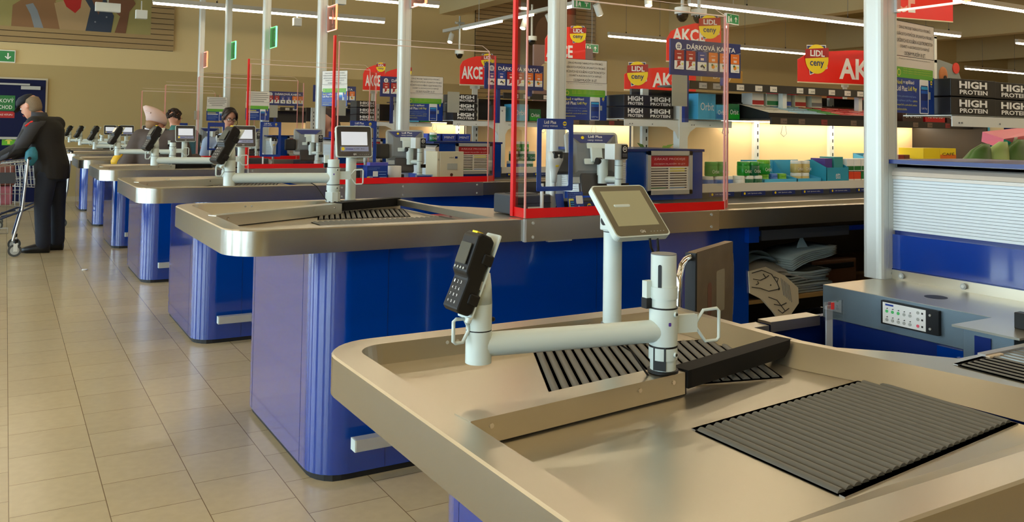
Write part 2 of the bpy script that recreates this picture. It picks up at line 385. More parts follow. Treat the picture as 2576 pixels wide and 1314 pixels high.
exit_sign((6.94, 10.05, 3.12), 'green exit sign hanging among the spotlights above the notice sheets', 'u', .3, .0)
exit_sign((9.9, 13.9, 2.95), 'small green exit sign hanging far behind the spotlight track', 'u', .34, .1)
# ---------------------------------------------------------------- lamps
LAMP = mat('lamp_diffuser', (1, .95, .85, 1), .5, emit=(1, .86, .64, 1), es=24)
LAMPH = mat('lamp_housing', rgb(206, 200, 186), .45)
LZ = 3.2
def strip(x0, x1, y0, y1, label, cord=True, group=None):
    t = thing('linear_lamp', label, 'lamp', ((x0 + x1) / 2, (y0 + y1) / 2, LZ), group)
    alongx = (x1 - x0) > (y1 - y0)
    w = .035
    m = MB()
    if alongx: m.box(x0, x1, y0 - w, y0 + w, LZ + .012, LZ + .08, LAMPH)
    else: m.box(x0 - w, x0 + w, y0, y1, LZ + .012, LZ + .08, LAMPH)
    m.build('housing', t)
    m = MB(); r = .028; prof = [(-r, .012), (-r * .8, -.012), (0, -.02), (r * .8, -.012), (r, .012)]
    if alongx: V = [(x, y0 + a, LZ + b) for x in (x0 + .01, x1 - .01) for a, b in prof]
    else: V = [(x0 - a, y, LZ + b) for y in (y0 + .01, y1 - .01) for a, b in prof]
    m.add(V, [(i, i + 1, i + 6, i + 5) for i in range(4)] + [(4, 3, 2, 1, 0), (5, 6, 7, 8, 9)], LAMP)
    m.build('diffuser', t)
    if cord:
        n = max(2, int(max(x1 - x0, y1 - y0) / 1.6)); m = MB()
        for i in range(n):
            a = (i + .5) / n; x = x0 + (x1 - x0) * a; y = y0 + (y1 - y0) * a
            m.tube([(x, y, LZ + .08), (x, y, ZC)], .004, GREY, 5); m.cyl((x, y, LZ + .08), (x, y, LZ + .11), .012, BLACK, n=6)
        m.build('suspension_wire', t)
    return t
strip(1.85, 5.6, 13.87, 13.87, 'long thin lit lamp strip crossing the back wall behind the left posts')
strip(4.0, 5.55, 11.6, 11.6, 'short lit lamp strip ending beside the third post, at the top')
strip(8.4, 13.0, 9.25, 9.25, 'longest lit lamp strip at upper right ending at the nearest post')
strip(13.6, 14.95, 9.25, 9.25, 'lit lamp strip just right of the framed white notice holder')
strip(16.8, 20., 9.25, 9.25, 'lit lamp strip cut off by the right edge of the picture')
strip(9.9, 11.6, 13.15, 13.15, 'lit lamp strip behind the red sign and left of the gift card board')
strip(13.0, 15.5, 13.25, 13.25, 'lit lamp strip between the gift card board and the round yellow price badge')
strip(21.9, 25., 13.4, 13.4, 'lit lamp strip above the black protein boxes')
for i, y in enumerate((-2.5, .1, 2.3, 4.6, 6.9)):
    for j, x in enumerate((-2.6, 1.9, 6.4, 10.9, 15.4)):
        strip(x, x + 3.6, y, y, 'white lit lamp strip hanging above the near lanes', group='lamp strips over the near lanes')
for x, y in ((-2.6, 9.3), (-2.6, 11.6), (-2.6, 13.9), (2.2, 9.3), (19.6, 4.6), (21., 6.9)):
    strip(x, x + 3.2, y, y, 'white lit lamp strip hanging over the entrance side', group='lamp strips at the sides')
# spotlight track running away from the camera
TX = 7.15
t = thing('lamp_track', 'grey ceiling track with lit lamp pieces and spotlights above the wood slat mural', 'lamp', (TX, 11.8, LZ))
m = MB(); m.box(TX - .03, TX + .03, 8.25, 14.7, LZ + .012, LZ + .07, LAMPH); m.build('rail', t)
for a, b in ((12.5, 13.87), (11.5, 11.95), (10.3, 10.75), (8.3, 9.3)):
    m = MB(); m.box(TX - .025, TX + .025, a, b, LZ - .015, LZ + .012, LAMP); m.build('diffuser', t)
m = MB()
for y in (9, 11, 13.3): m.tube([(TX, y, LZ + .07), (TX, y, ZC)], .006, LGREY, 5)
m.build('suspension_wire', t)
def spot(p, d, label, lit=True):
    t = thing('spotlight', label, 'spotlight', p)
    p = Vector(p); d = Vector(d).normalized()
    m = MB(); m.cyl(p, p - Vector((0, 0, .08)), .012, WHITEM, n=8); m.build('stem', t)
    c = p - Vector((0, 0, .12)); m = MB(); m.cyl(c - d * .08, c + d * .09, .05, WHITEM, n=14); m.build('body', t)
    m = MB(); m.cyl(c + d * .09, c + d * .093, .042, LAMP if lit else LGREY, n=14); m.build('lens', t)
    return t
spot((TX, 14.4, LZ), (-.4, -.3, -1), 'leftmost lit white spotlight at the end of the ceiling track')
spot((TX, 11.75, LZ), (-.5, -.2, -1), 'lit white spotlight on the track right of the red screen tape')
spot((TX, 11.0, LZ), (.5, .1, -.9), 'white spotlight turned away beside the second post')
spot((TX, 9.75, LZ), (.5, .1, -.9), 'white spotlight hanging just right of the second post')
spot((TX, 8.65, LZ), (-.2, -.3, -1), 'white spotlight nearest the top edge between the posts')
def dome(p, label):
    t = thing('dome_camera', label, 'security camera', p)
    m = MB(); m.tube([(p[0], p[1], p[2] + .1), (p[0], p[1], LZ + .25)], .018, LGREY, 8); m.box(p[0] - .09, p[0] + .09, p[1] - .02, p[1] + .02, LZ + .1, LZ + .14, LGREY); m.build('hanger', t)
    m = MB(); m.cyl((p[0], p[1], p[2] + .03), (p[0], p[1], p[2] + .1), .085, WHITEM, n=18); m.build('housing', t)
    m = MB(); m.lathe([(.065, .03), (.062, 0), (.045, -.035), (.02, -.055)], mat('camera_dome', rgb(16, 16, 18), .08), p, 16); m.build('dome', t)
dome((TX - .02, 14.0, 2.72), 'dome security camera hanging under the left end of the spotlight track')
dome((7.45, 12., 2.82), 'dome security camera behind the second red screen tape')
dome((6.26, 7.0, 2.6), 'left one of two dome cameras above the red sign and gift card board')
dome((6.5, 7.0, 2.6), 'right one of two dome cameras above the red sign and gift card board')
def lampbox(p, w, label):
    m = MB(); m.box(p[0], p[0] + w, p[1] - .05, p[1] + .05, p[2], p[2] + .13, WHITEM); m.tube([(p[0] + w / 2, p[1], p[2] + .13), (p[0] + w / 2, p[1], LZ + .02 if p[2] < LZ - .14 else ZC)], .01, LGREY, 6)
    tag(m.build('white_spotlight', None, .004), label, 'spotlight')
lampbox((1.08, 14.0, LZ - .17), .34, 'wide white lamp box hanging over the fruit picture, left one')
lampbox((1.62, 13.9, LZ - .25), .16, 'small white lamp box hanging over the fruit picture, right one')
lampbox((4.0, 13.87, LZ - .18), .13, 'white lamp box under the long strip, left of the red number four')
lampbox((3.75, 11.0, LZ - .2), .12, 'white lamp box hanging at the top between the fourth and third post')
# world and view
w = bpy.data.worlds.new('w'); sc.world = w; w.use_nodes = True
bg = w.node_tree.nodes['Background']; bg.inputs[0].default_value = (.72, .86, 1, 1); bg.inputs[1].default_value = 10
sc.view_settings.view_transform = 'Standard'; sc.view_settings.look = 'None'; sc.view_settings.exposure = 0; sc.view_settings.gamma = 1
sc.view_settings.use_curve_mapping = False
sc.cycles.use_denoising = True
sc.cycles.max_bounces = 7; sc.cycles.diffuse_bounces = 3; sc.cycles.glossy_bounces = 3; sc.cycles.transmission_bounces = 2; sc.cycles.transparent_max_bounces = 24
sc.cycles.caustics_reflective = False; sc.cycles.caustics_refractive = False; sc.cycles.sample_clamp_indirect = 6
# ---------------------------------------------------------------- checkout counters
ARMB = mat('matt_black_arm', rgb(13, 12, 10), .7, spec=.25)
def arc(cx, cy, r, a0, a1, n=8): return [(cx + r * math.cos(a0 + (a1 - a0) * i / n), cy + r * math.sin(a0 + (a1 - a0) * i / n)) for i in range(n + 1)]
def roller_bed(t, p0, ax, row, n, z, name='roller_bed', frame_t=True, sub=True, rr=.0105):
    """p0: corner, ax: vector along a roller, row: vector across all the rollers"""
    p0 = Vector(p0).to_3d(); ax = Vector(ax).to_3d(); row = Vector(row).to_3d(); p0.z = z
    m = MB(); e = row.normalized() * .003; g = ax.normalized() * .003; dz = Vector((0, 0, .0012))
    m.add([p + dz for p in (p0 - e - g, p0 + ax - e + g, p0 + row + ax + e + g, p0 + row + e - g)], [(3, 2, 1, 0), (0, 1, 2, 3)], RUBD)
    for q, s in ((p0, -1), (p0 + ax, 1)):
        a, b = q + ax.normalized() * (.004 * s), q + row + ax.normalized() * (.004 * s)
        w = ax.normalized() * (.011 * s); up = Vector((0, 0, .0024))
        m.add([a, b, b + w, a + w, a + up, b + up, b + w + up, a + w + up], [(4, 5, 6, 7), (0, 1, 5, 4), (2, 3, 7, 6), (7, 6, 5, 4), (1, 2, 6, 5), (3, 0, 4, 7)], STEELD)
    bed = m.build(name, t)
    mm = MB()
    for i in range(n):
        c = p0 + row * ((i + .5) / n)
        q = MB() if sub else mm
        q.cyl(c - Vector((0, 0, .003)), c + ax - Vector((0, 0, .003)), rr, RUB, n=12)
        if sub: q.build('roller', bed)
    if not sub: mm.build('rollers', bed)
    return bed
def counter(k, zt, dy, xl, yn, yf, xr, yp, label, near=False):
    """steel topped checkout counter: zt rail top, yn/yf near and far rail edges, yp pit edge of the near strip"""
    t = thing('checkout_counter', label, 'checkout counter', (1.05, (yn + yf) / 2, 0), 'checkout counters')
    H_ = .092; RT = .07; xc = 1.80; zb = zt - H_; td = .05
    def path(o, r):
        P = [(xc, yf - o)] + [(xl + o + .4, yf - o)] + arc(xl + r + o, yf - r - o, r, PI / 2, PI) + arc(xl + r + o, yn + r + o, r, PI, 1.5 * PI) + [(xl + o + .4, yn + o), (1.86 if not near else xr, yn + o)]
        return P
    out, inn = path(0, .14), path(RT, .075)
    low = path(RT + .006, .072) if not near else path(RT + .006, .072)[:-2] + [(xl + .6, yn + RT + .10), (xr, yn + RT + .10)]
    n = len(out); m = MB()
    rings = [[(x, y, zb) for x, y in out], [(x, y, zt - .004) for x, y in out], [(x + (a - x) * .06, y + (b - y) * .06, zt) for (x, y), (a, b) in zip(out, inn)], [(x, y, zt) for x, y in inn], [(x, y, zt - td) for x, y in low]]
    for r_, mt, sm in ((0, STEELV, True), (1, STEEL, False), (2, STEEL, False), (3, STEEL, not near)):
        m.add(rings[r_] + rings[r_ + 1], [(i, i + 1, n + i + 1, n + i) for i in range(n - 1)], mt, sm)
    x0, y0 = out[0]; m.add([(xc, yf, zb), (xc, yf, zt), (xc, yf - RT, zt), (xc, yf - RT, zb)], [(0, 1, 2, 3)], STEEL)
    rail = m.build('steel_rail', t)
    m = MB()
    for x, y, n_ in ((1.0, yf - RT, -1), (1.03, yf - RT, -1), (1.45, yf - RT, -1), (1.7, yf - RT, -1)):
        m.cyl((x, y + .001, zt - .016), (x, y - .003, zt - .016), .005, CHROME, n=8)
    m.build('screws', rail)
    # worktop
    m = MB(); poly_ = low if near else low[:-1] + [(xc, yn + RT)]
    tx = [(x, y) for x, y in low[:-1]] + [(xc, low[-1][1])]
    m.prism(tx, zt - td - .03, zt - td, STEEL)
    # strip beside the cashier pit with the curved cut
    cut = [(xc - .001, yp + .30)] + [(xc + .02, yp + .21), (xc + .07, yp + .16), (xc + .12, yp + .11), (xc + .16, yp + .05), (xc + .2, yp)]
    st = [(xc - .12, low[-1][1])] + [(xr, low[-1][1]), (xr, yp)] + cut[::-1] + [(xc - .001, yf), (xc - .06, yf)] if near else [(xc - .03, yn + .02), (1.86, yn + .02), (2.95, yn + .07), (2.95, yp)] + cut[::-1] + [(xc - .001, yf), (xc - .03, yf)]
    if near:
        # sloping steel from the tray up to the flat strip, then the strip itself
        A = [(xc - .10, yn + RT + .12, zt - td), (xc - .10, yf - RT - .02, zt - td)]
        m.add([(1.92, yn + RT + .02, zt - .001), (xr, yn + RT + .02, zt - .001), (xr, yp, zt - .001)] + [(a, b, zt - .001) for a, b in cut[::-1]] + [(xc, yf - .005, zt - .001), (xc - .03, yf - .005, zt - .001), (xc - .03, yp + .30, zt - .001), (1.85, yp - .02, zt - .001)],
              [tuple(range(3 + len(cut) + 4))], STEEL)
        m.add([(1.92, yn + RT + .02, zt - .001), (1.85, yp - .02, zt - .001), (xc - .03, yp + .30, zt - .001), (xc - .03, yf - .005, zt - .001), (xc - .09, yf - RT, zt - td + .0005), (xc - .09, yp + .25, zt - td + .0005), (1.80, yp - .04, zt - td + .0005), (1.82, yn + RT + .12, zt - td + .0005)],
              [(0, 1, 6, 7), (1, 2, 5, 6), (2, 3, 4, 5)], STEEL, True)
        m.add([(xc, yf, zb), (xc, yf, zt - .001)] + [], [], STEEL)
        c2 = [(xr, yp)] + cut[::-1] + [(xc, yf)]
        m.add([(a, b, zt - .001) for a, b in c2] + [(a, b, zt - .05) for a, b in c2], [(i, i + 1, len(c2) + i + 1, len(c2) + i) for i in range(len(c2) - 1)], STEEL)
    else:
        m.prism(st, zt - .03, zt - .002, STEEL)
    m.build('worktop', t, 0)
    # barrier with divider arm
    d = MB(); z0 = zt - td
    if near: a, b, wa, wb = (xl + RT, 1.392), (1.318, 1.455), .055, .062
    else: a, b, wa, wb = (xl + RT, 3.60 + dy), (1.405, 3.97 + dy), .05, .07
    pa, pb = Vector((a[0], a[1], 0)), Vector((b[0], b[1], 0)); dr = (pb - pa).normalized(); nr = Vector((-dr.y, dr.x, 0))
    q = [pa, pb, pb + nr * wb, pa + nr * wa]
    d.prism([(p.x, p.y) for p in q], z0 + .004, zt + .002, STEEL)
    d.prism([(p.x, p.y) for p in (pa + nr * .004, pb + nr * .004 - dr * .004, pb + nr * (wb - .004) - dr * .004, pa + nr * (wa - .004))], z0 - .001, z0 + .004, BLACK)
    for s_ in (.08, .75, .93): c = pa + (pb - pa) * s_ - nr * .0005; d.cyl((c.x, c.y, zt - .014), (c.x - nr.x * .003, c.y - nr.y * .003, zt - .014), .005, CHROME, n=8)
    d.build('divider_rail', t, .002)
    e = MB()
    if near: ea, eb, w = Vector((1.322, 1.45, 0)), Vector((1.765, 1.548, 0)), .046
    else: ea, eb, w = Vector((1.408, 3.972 + dy, 0)), Vector((1.80, 4.17 + dy, 0)), .055
    dr = (eb - ea).normalized(); nr = Vector((-dr.y, dr.x, 0)); q = [ea, eb, eb + nr * w, ea + nr * w]
    e.prism([(p.x, p.y) for p in q], z0 + .016, zt + .006, ARMB)
    e.cyl((ea.x + nr.x * .03, ea.y + nr.y * .03, z0), (ea.x + nr.x * .03, ea.y + nr.y * .03, z0 + .02), .02, BLACK)
    e.build('pivot_arm', t, .012)
    zz = z0
    if near:
        roller_bed(t, (1.18, 1.27), (-.003, -.33), (.615, .065), 26, zz)
        roller_bed(t, (1.22, 1.93), (-.163, -.33), (.566, -.142), 22, zz)
    else:
        roller_bed(t, (1.16, 3.66 + dy), (0, -.32), (.63, .0), 26, zz, sub=(k < 3))
        roller_bed(t, (1.34, 4.12 + dy), (-.12, -.36), (.44, -.02), 17, zz, sub=(k < 3))
    # blue base
    b0, b1 = (.82, 2.125) if near else (3.128 + dy, 4.22 + dy)
    m = MB(); br = .13; xe = 1.78 if near else 3.11
    P = [(xe, b0)] + [(xe, b1)] + arc(1.023 + br, b1 - br, br, PI / 2, PI, 6) + arc(1.023 + br, b0 + br, br, PI, 1.5 * PI, 6)
    m.prism([(x, y) for x, y in P], .025, zb + (0 if near else .0), BLUE, True)
    base = m.build('blue_base', t)
    me = base.data
    for p in me.polygons:
        p.use_smooth = abs(p.normal.z) < .5 and abs(p.normal.x) < .9995 and abs(p.normal.y) < .9995
    m = MB(); m.prism([(x + (.012 if x < 1.5 else 0), min(max(y, b0 + .012), b1 - .012)) for x, y in P], 0, .026, RUBD); m.build('plinth', t)
    m = MB()
    for y in (b0 + br + .06, b1 - br - .03): m.box(1.0224, 1.0234, y, y + .0025, .03, zb, BLUED)
    if not near:
        for x in (1.30, 2.3): m.box(x, x + .0025, b0 - .0006, b0 + .001, .03, zb, BLUED)
    m.build('panel_seams', base)
    m = MB()
    y = b0 - .05
    m.box(1.15, (1.75 if near else 3.0), y - .045, y, .135, .178, ALU); m.box(1.144, 1.15, y - .045, y, .135, .178, WHITE)
    for x in (1.45, 2.4) if not near else (1.45,): m.box(x, x + .04, y, b0, .14, .17, ALU)
    m.build('bumper_bar', t)
    return t
SCREEN = mat('lit_screen', rgb(196, 200, 206), .2, emit=rgb(206, 212, 222), es=.55)
SCRBAR = mat('lit_screen_bar', rgb(96, 100, 120), .2, emit=rgb(130, 136, 160), es=.4)
SCROFF = mat('blank_screen', rgb(176, 172, 140), .12, spec=.6)
BEZ = mat('taupe_bezel', rgb(112, 104, 84), .25)
BEZB = mat('black_bezel', rgb(16, 16, 18), .15)
def badge(m, cx, cy, r, plus=True):
    """yellow disc with a red band: the round price emblem"""
    m.cyl((cx, cy, 0), (cx, cy, .0008), r, YEL, n=16); m.add([(cx - r * .8, cy - r * .22, .001), (cx + r * .8, cy - r * .22, .001), (cx + r * .8, cy + r * .22, .001), (cx - r * .8, cy + r * .22, .001)], [(0, 1, 2, 3)], SBLUE)
    if plus: m.text('Plus', cx - r * .7, cy - r * 1.9, r * 1.4, r * .55, TWHITE, z=.001)
def card_arm(px, py, z0, zj, zt, ex, ey, label, tall):
    t = thing('card_terminal_stand', label, 'terminal arm', (px, py, z0), 'card terminal arms')
    m = MB(); m.cyl((px, py, z0), (px, py, z0 + .006), .034, BLACK, n=20); m.cyl((px, py, z0 + .006), (px, py, zt), .0285, WHITE, n=24)
    if tall:
        for k in range(5): pass
    m.build('post', t, .0015)
    m = MB()
    if tall:
        m.cyl((px, py, zt), (px, py, zt + .002), .0285, GREY, n=24); m.build('cap', t); m = MB(); a = math.radians(-121)
        for z_, h in ((zt - .075, .055),):
            c = Vector((px, py, 0)) + Vector((math.cos(a - .45), math.sin(a - .45), 0)) * .0286
            f = frame((c.x, c.y, z_), (-math.sin(a - .45), math.cos(a - .45), 0)); m.at(f); m.plate(.008, h, .002, BLACK, .0039, -.004, 0, .001)
        m.build('cable_slot', t); m = MB()
        m.at(); c = Vector((px, py, 0)) + Vector((math.cos(a - .42), math.sin(a - .42), 0)) * .027
        f = frame((c.x, c.y, z0 + .008), (-math.sin(a - .42), math.cos(a - .42), 0)); m.at(f); m.plate(.028, .05, .004, BLACK, 0, -.014, 0, .003); m.at()
        m.build('cable_slot', t)
    else:
        m.prism([(px + .036 * math.cos(PI / 4 * i + .39), py + .036 * math.sin(PI / 4 * i + .39)) for i in range(8)], z0 + .002, z0 + .05, WHITE); m.build('base_collar', t)
    m = MB(); m.cyl((px, py, zj - .03), (px, py, zj + .05), .0315, WHITE, n=24); m.build('swivel_sleeve', t, .001)
    m = MB(); m.cyl((px, py, zj - .061), (px, py, zj - .0345), .0318, WHITE, n=24); m.cyl((px, py, zj - .0345), (px, py, zj - .0315), .0318, BLACK, n=24); m.build('collar', t)
    m = MB(); m.cyl((px, py, zj + .05), (px, py, zj + .053), .0318, BLACK, n=24); m.build('seal_ring', t)
    if tall: m = MB(); m.cyl((px, py, zj + .072), (px, py, zj + .098), .0312, WHITE, n=24); m.build('collar', t)
    a = math.radians(-75)
    m = MB()
    for z_ in (zj + .04, zj - .048):
        c = Vector((px + .0315 * math.cos(a), py + .0315 * math.sin(a), z_)); d = Vector((math.cos(a), math.sin(a), 0)); m.cyl(c, c + d * .004, .006, WHITE, n=10); m.cyl(c + d * .004, c + d * .005, .0032, BLACK, n=8)
    m.at(frame((px + .032 * math.cos(-1.9), py + .032 * math.sin(-1.9), zj + .015), (-math.sin(-1.9), math.cos(-1.9), 0))); m.plate(.006, .008, .0004, mat('violet_print', rgb(90, 60, 150), .4), .002); m.at()
    m.build('bolts', t)
    e = Vector((ex, ey, zj)); p = Vector((px, py, zj)); d = (e - p).normalized()
    m = MB(); m.cyl(p + d * .018, e - d * .012, .0245, WHITE, n=20); m.build('arm_tube', t)
    m = MB(); m.tube([p + d * .11 + Vector((0, 0, -.022)), p + d * .08 + Vector((0, 0, -.04)), p + d * .05 + Vector((.002, -.012, -.09)), p + d * .03 + Vector((.004, -.014, -.12))], .0022, BLACK, 6); m.build('cable', t)
    m = MB(); m.cyl((ex, ey, zj - .035), (ex, ey, zj + .03), .027, WHITE, n=22); m.cyl((ex, ey, zj + .03), (ex, ey, zj + .0325), .0265, BLACK, n=22)
    m.cyl((ex, ey, zj + .0325), (ex, ey, zj + .085), .0268, WHITE, n=22); m.loft([((ex, ey, zj + .085), .0268, .0268), ((ex + .003, ey, zj + .12), .022, .024), ((ex + .006, ey, zj + .145), .016, .02)], WHITE)
    m.ball((ex + .03, ey - .005, zj + .05), .005, BLACK, 8, 6); m.cyl((ex - .012, ey - .02, zj + .125), (ex - .012, ey - .032, zj + .125), .009, LGREY, n=12)
    m.build('terminal_column', t)
    dl = d
    def loop(o, dr, w, h, name):
        P = [o, o + dr * w * .35 + Vector((0, 0, h * .35)), o + dr * w + Vector((0, 0, h * .38)), o + dr * (w + .006) + Vector((0, 0, h * .3)), o + dr * (w + .006) - Vector((0, 0, h * .5)), o + dr * w - Vector((0, 0, h * .58)), o + dr * w * .45 - Vector((0, 0, h * .58)), o - Vector((0, 0, h * .15))]
        q = MB(); q.tube(P, .0038, WHITE, 8, closed=True); q.build(name, t)
    q = MB(); h0 = p - d * .03 + Vector((0, 0, .012)); q.at(frame(h0 - Vector((0, 0, .02)), -d)); q.plate(.055, .04, .012, WHITE, 0, 0, 0, .006); q.build('handle_bracket', t, .003)
    loop(p - d * .085 + Vector((0, 0, .012)), -d, .055, .075, 'grip_loop')
    loop(e + Vector((-.027, -.006, .04)), Vector((-1, -.1, 0)).normalized(), .03, .05, 'grip_loop')
    q = MB(); s = Vector((-.86, .5, 0)); c = p + s * .03 + Vector((0, 0, .085)); q.box(c.x - .016, c.x + .004, c.y - .008, c.y + .008, c.z - .012, c.z + .025, WHITE); q.box(c.x - .017, c.x, c.y - .009, c.y + .009, c.z - .035, c.z - .012, BLACK); q.build('cable_clip', t)
    return t
def terminal(ex, ey, zj, lean, yawd, label, sc_=1.):
    """card reader clipped to the top of the arm column; lean from upright, normal mostly -X"""
    a, ph = math.radians(lean), math.radians(yawd)
    nh = Vector((-math.cos(ph), -math.sin(ph), 0)); up = -nh * math.sin(a) + Vector((0, 0, 1)) * math.cos(a); r = up.cross(nh).normalized()
    r = Vector((nh.y, -nh.x, 0)) * -1
    o = Vector((ex - .015, ey - .005, zj + .125)) - up * .068 * sc_
    t = thing('card_terminal', label, 'card terminal', o, 'card terminals')
    f = frame(o, r, up) @ Matrix.Scale(sc_, 4)
    w = .072
    m = MB().at(f)
    side = [(-.008, .004), (.0, .172), (.012, .18), (.038, .182), (.047, .172), (.045, .086), (.034, .074), (.036, .0), (.026, -.006), (.0, -.006)]
    m.add([(-w / 2, y, z + .006) for z, y in side] + [(w / 2, y, z + .006) for z, y in side], [tuple(range(len(side)))[::-1], tuple(range(len(side), 2 * len(side)))] + [(i, (i + 1) % len(side), len(side) + (i + 1) % len(side), len(side) + i) for i in range(len(side))], BLACK)
    m.build('body', t, .004)
    m = MB().at(f @ Matrix.Translation((0, 0, .0535)) @ Matrix.Rotation(.02, 4, 'X')); m.plate(.05, .05, .002, mat('reader_screen', rgb(92, 92, 84), .12), .003, -.025, .102, .001); m.build('screen', t)
    m = MB().at(f @ Matrix.Translation((0, 0, .0415)) @ Matrix.Rotation(.0, 4, 'X'))
    for i in range(4):
        for j in range(3): m.text('1234567890##'[i * 3 + j] if i < 3 else '*0#'[j], -.02 + j * .016, .058 - i * .0155, .005, .007, TWHITE, z=.0012 - .0002 * i)
    m.at(f @ Matrix.Translation((0, 0, .0535)))
    for j in range(4): m.cyl((-.021 + j * .014, .093, 0), (-.021 + j * .014, .093, .001), .0032, LGREY, n=8)
    m.build('keys', t)
    m = MB().at(f); m.plate(.066, .205, .004, WHITE, .006, -.033, -.012, -.004); m.build('back_plate', t)
    m = MB().at(f)
    for y in (.02, .115): m = MB().at(f); m.box(w / 2 - .004, w / 2 + .004, y, y + .026, -.006, .022, BLACK); m.build('clip', t, .003)
    m = MB().at(f); m.box(w / 2 - .012, w / 2 + .002, -.02, -.006, -.006, .006, WHITE); m.build('white_clip', t, .003)
    m = MB().at(f); m.box(-.012, .012, .178, .184, .03, .046, YEL); m.build('paper_tear_bar', t)
    return t
def display(px, py, z0, x0, x1, zb_, ztop, beta, yt, lit, label):
    t = thing('customer_display', label, 'customer display', (px, py, z0), 'customer displays')
    w = x1 - x0; h = (ztop - zb_) / math.cos(beta); u = Vector((0, math.sin(beta), math.cos(beta)))
    o = Vector((x0, yt - math.sin(beta) * h, zb_)); f = frame(o, (1, 0, 0), u)
    m = MB(); m.cyl((px, py, z0), (px, py, z0 + .005), .031, GREY, n=20); m.cyl((px, py, z0 + .005), (px, py, zb_ + .02), .026, WHITE, n=22); m.cyl((px, py, zb_ - .002), (px, py, zb_ + .001), .0265, BLACK, n=22); m.cyl((px, py, zb_ + .001), (px, py, (zb_ + ztop) / 2), .0275, WHITE, n=22)
    m.build('pole', t)
    m = MB().at(f); m.plate(w, h, .018, WHITE, .014, 0, 0, 0); m.build('housing', t, .003)
    m = MB().at(f); m.plate(w - .008, h - .008, .001, BEZB if lit else BEZ, .011, .004, .004, .0012); m.build('bezel', t)
    m = MB().at(f)
    if lit:
        m.plate(w - .04, h - .05, .001, BEZB, 0, .02, .03, .0016); m.plate(w - .05, (h - .05) * .62, .001, SCREEN, 0, .025, .03 + (h - .05) * .28, .0022)
        m.plate(w - .04, (h - .05) * .22, .001, SCRBAR, 0, .02, .03, .0022); m.cyl((.032, .043, .002), (.032, .043, .003), .009, YEL, n=12); m.text('0,00  Kč', w * .48, .038, w * .3, .009, BLACK, z=.0026); m.plate(.04, .006, .001, BLUE, 0, .046, .038, .0026)
        m.build('screen', t)
    else:
        m.plate(w - .045, h - .058, .001, SCROFF, 0, .0225, .036, .0018); m.build('screen', t)
    m = MB().at(f); m.text('GN', w * .5 - .008, .011, .016, .009, TWHITE, z=.0022)
    for i in range(5): m.cyl((w * .65 + i * .011, .014, .0015), (w * .65 + i * .011, .014, .0022), .0014, LGREY, n=6)
    m.build('marks', t)
    b = f @ Vector((w * .38, h * .45, -.018)); m = MB(); m.box(b.x - .028, b.x + .028, min(b.y, py), max(b.y, py) + .005, b.z - .04, b.z + .035, WHITE); m.cyl((b.x - .028, b.y + .02, b.z - .01), (b.x - .05, b.y + .02, b.z - .01), .012, BLACK); m.build('tilt_bracket', t, .004)
    if not lit:
        q = f @ Vector((w * .62, 0, -.01)); m = MB(); m.tube([q, q + Vector((.004, 0, -.025)), q + Vector((.015, 0, -.042)), q + Vector((.03, .0, -.035)), q + Vector((.03, .005, .0))], .0035, BLACK, 7); m.build('cable', t)
    return t
# ---- the counters
counter(1, .792, 0, .675, .755, 2.075, 3.2, 1.245, 'low steel topped checkout counter filling the foreground', near=True)
CL = {2: 'second steel topped checkout counter with a blue base, right behind the low one', 3: 'third checkout counter from the camera, its customer display lit', 4: 'fourth checkout counter, in front of the woman in a pink hat', 5: 'fifth checkout counter, just behind the woman in a pink hat', 6: 'sixth checkout counter, last but one before the back wall', 7: 'last checkout counter, nearest the back wall'}
for k in range(2, 8):
    dy = S * (k - 2)
    counter(k, .964, dy, .675, 3.04 + dy, 4.26 + dy, 2.95, 3.52 + dy, CL[k])
    card_arm(1.39, 4.065 + dy, .966, 1.085, 1.175, .915, 4.16 + dy, f'white jointed card terminal arm on {lane(k)}', False)
    terminal(.915, 4.16 + dy, 1.085, 31, 16, f'black card terminal leaning on the white arm of {lane(k)}')
    display(1.511, 4.15 + dy, .964, 1.42, 1.607, 1.184, 1.342, .16, 4.13 + dy, True, f'lit customer display on a white pole of {lane(k)}')
card_arm(1.272, 1.478, .796, .886, 1.054, .845, 1.55, 'large white jointed arm across the low nearest checkout', True)
terminal(.845, 1.55, .886, 22, 0, 'black card terminal on the white arm of the low nearest checkout', .87)
display(1.475, 1.93, .79, 1.39, 1.575, 1.048, 1.176, .78, 1.925, False, 'tilted blank customer display on the low nearest checkout')
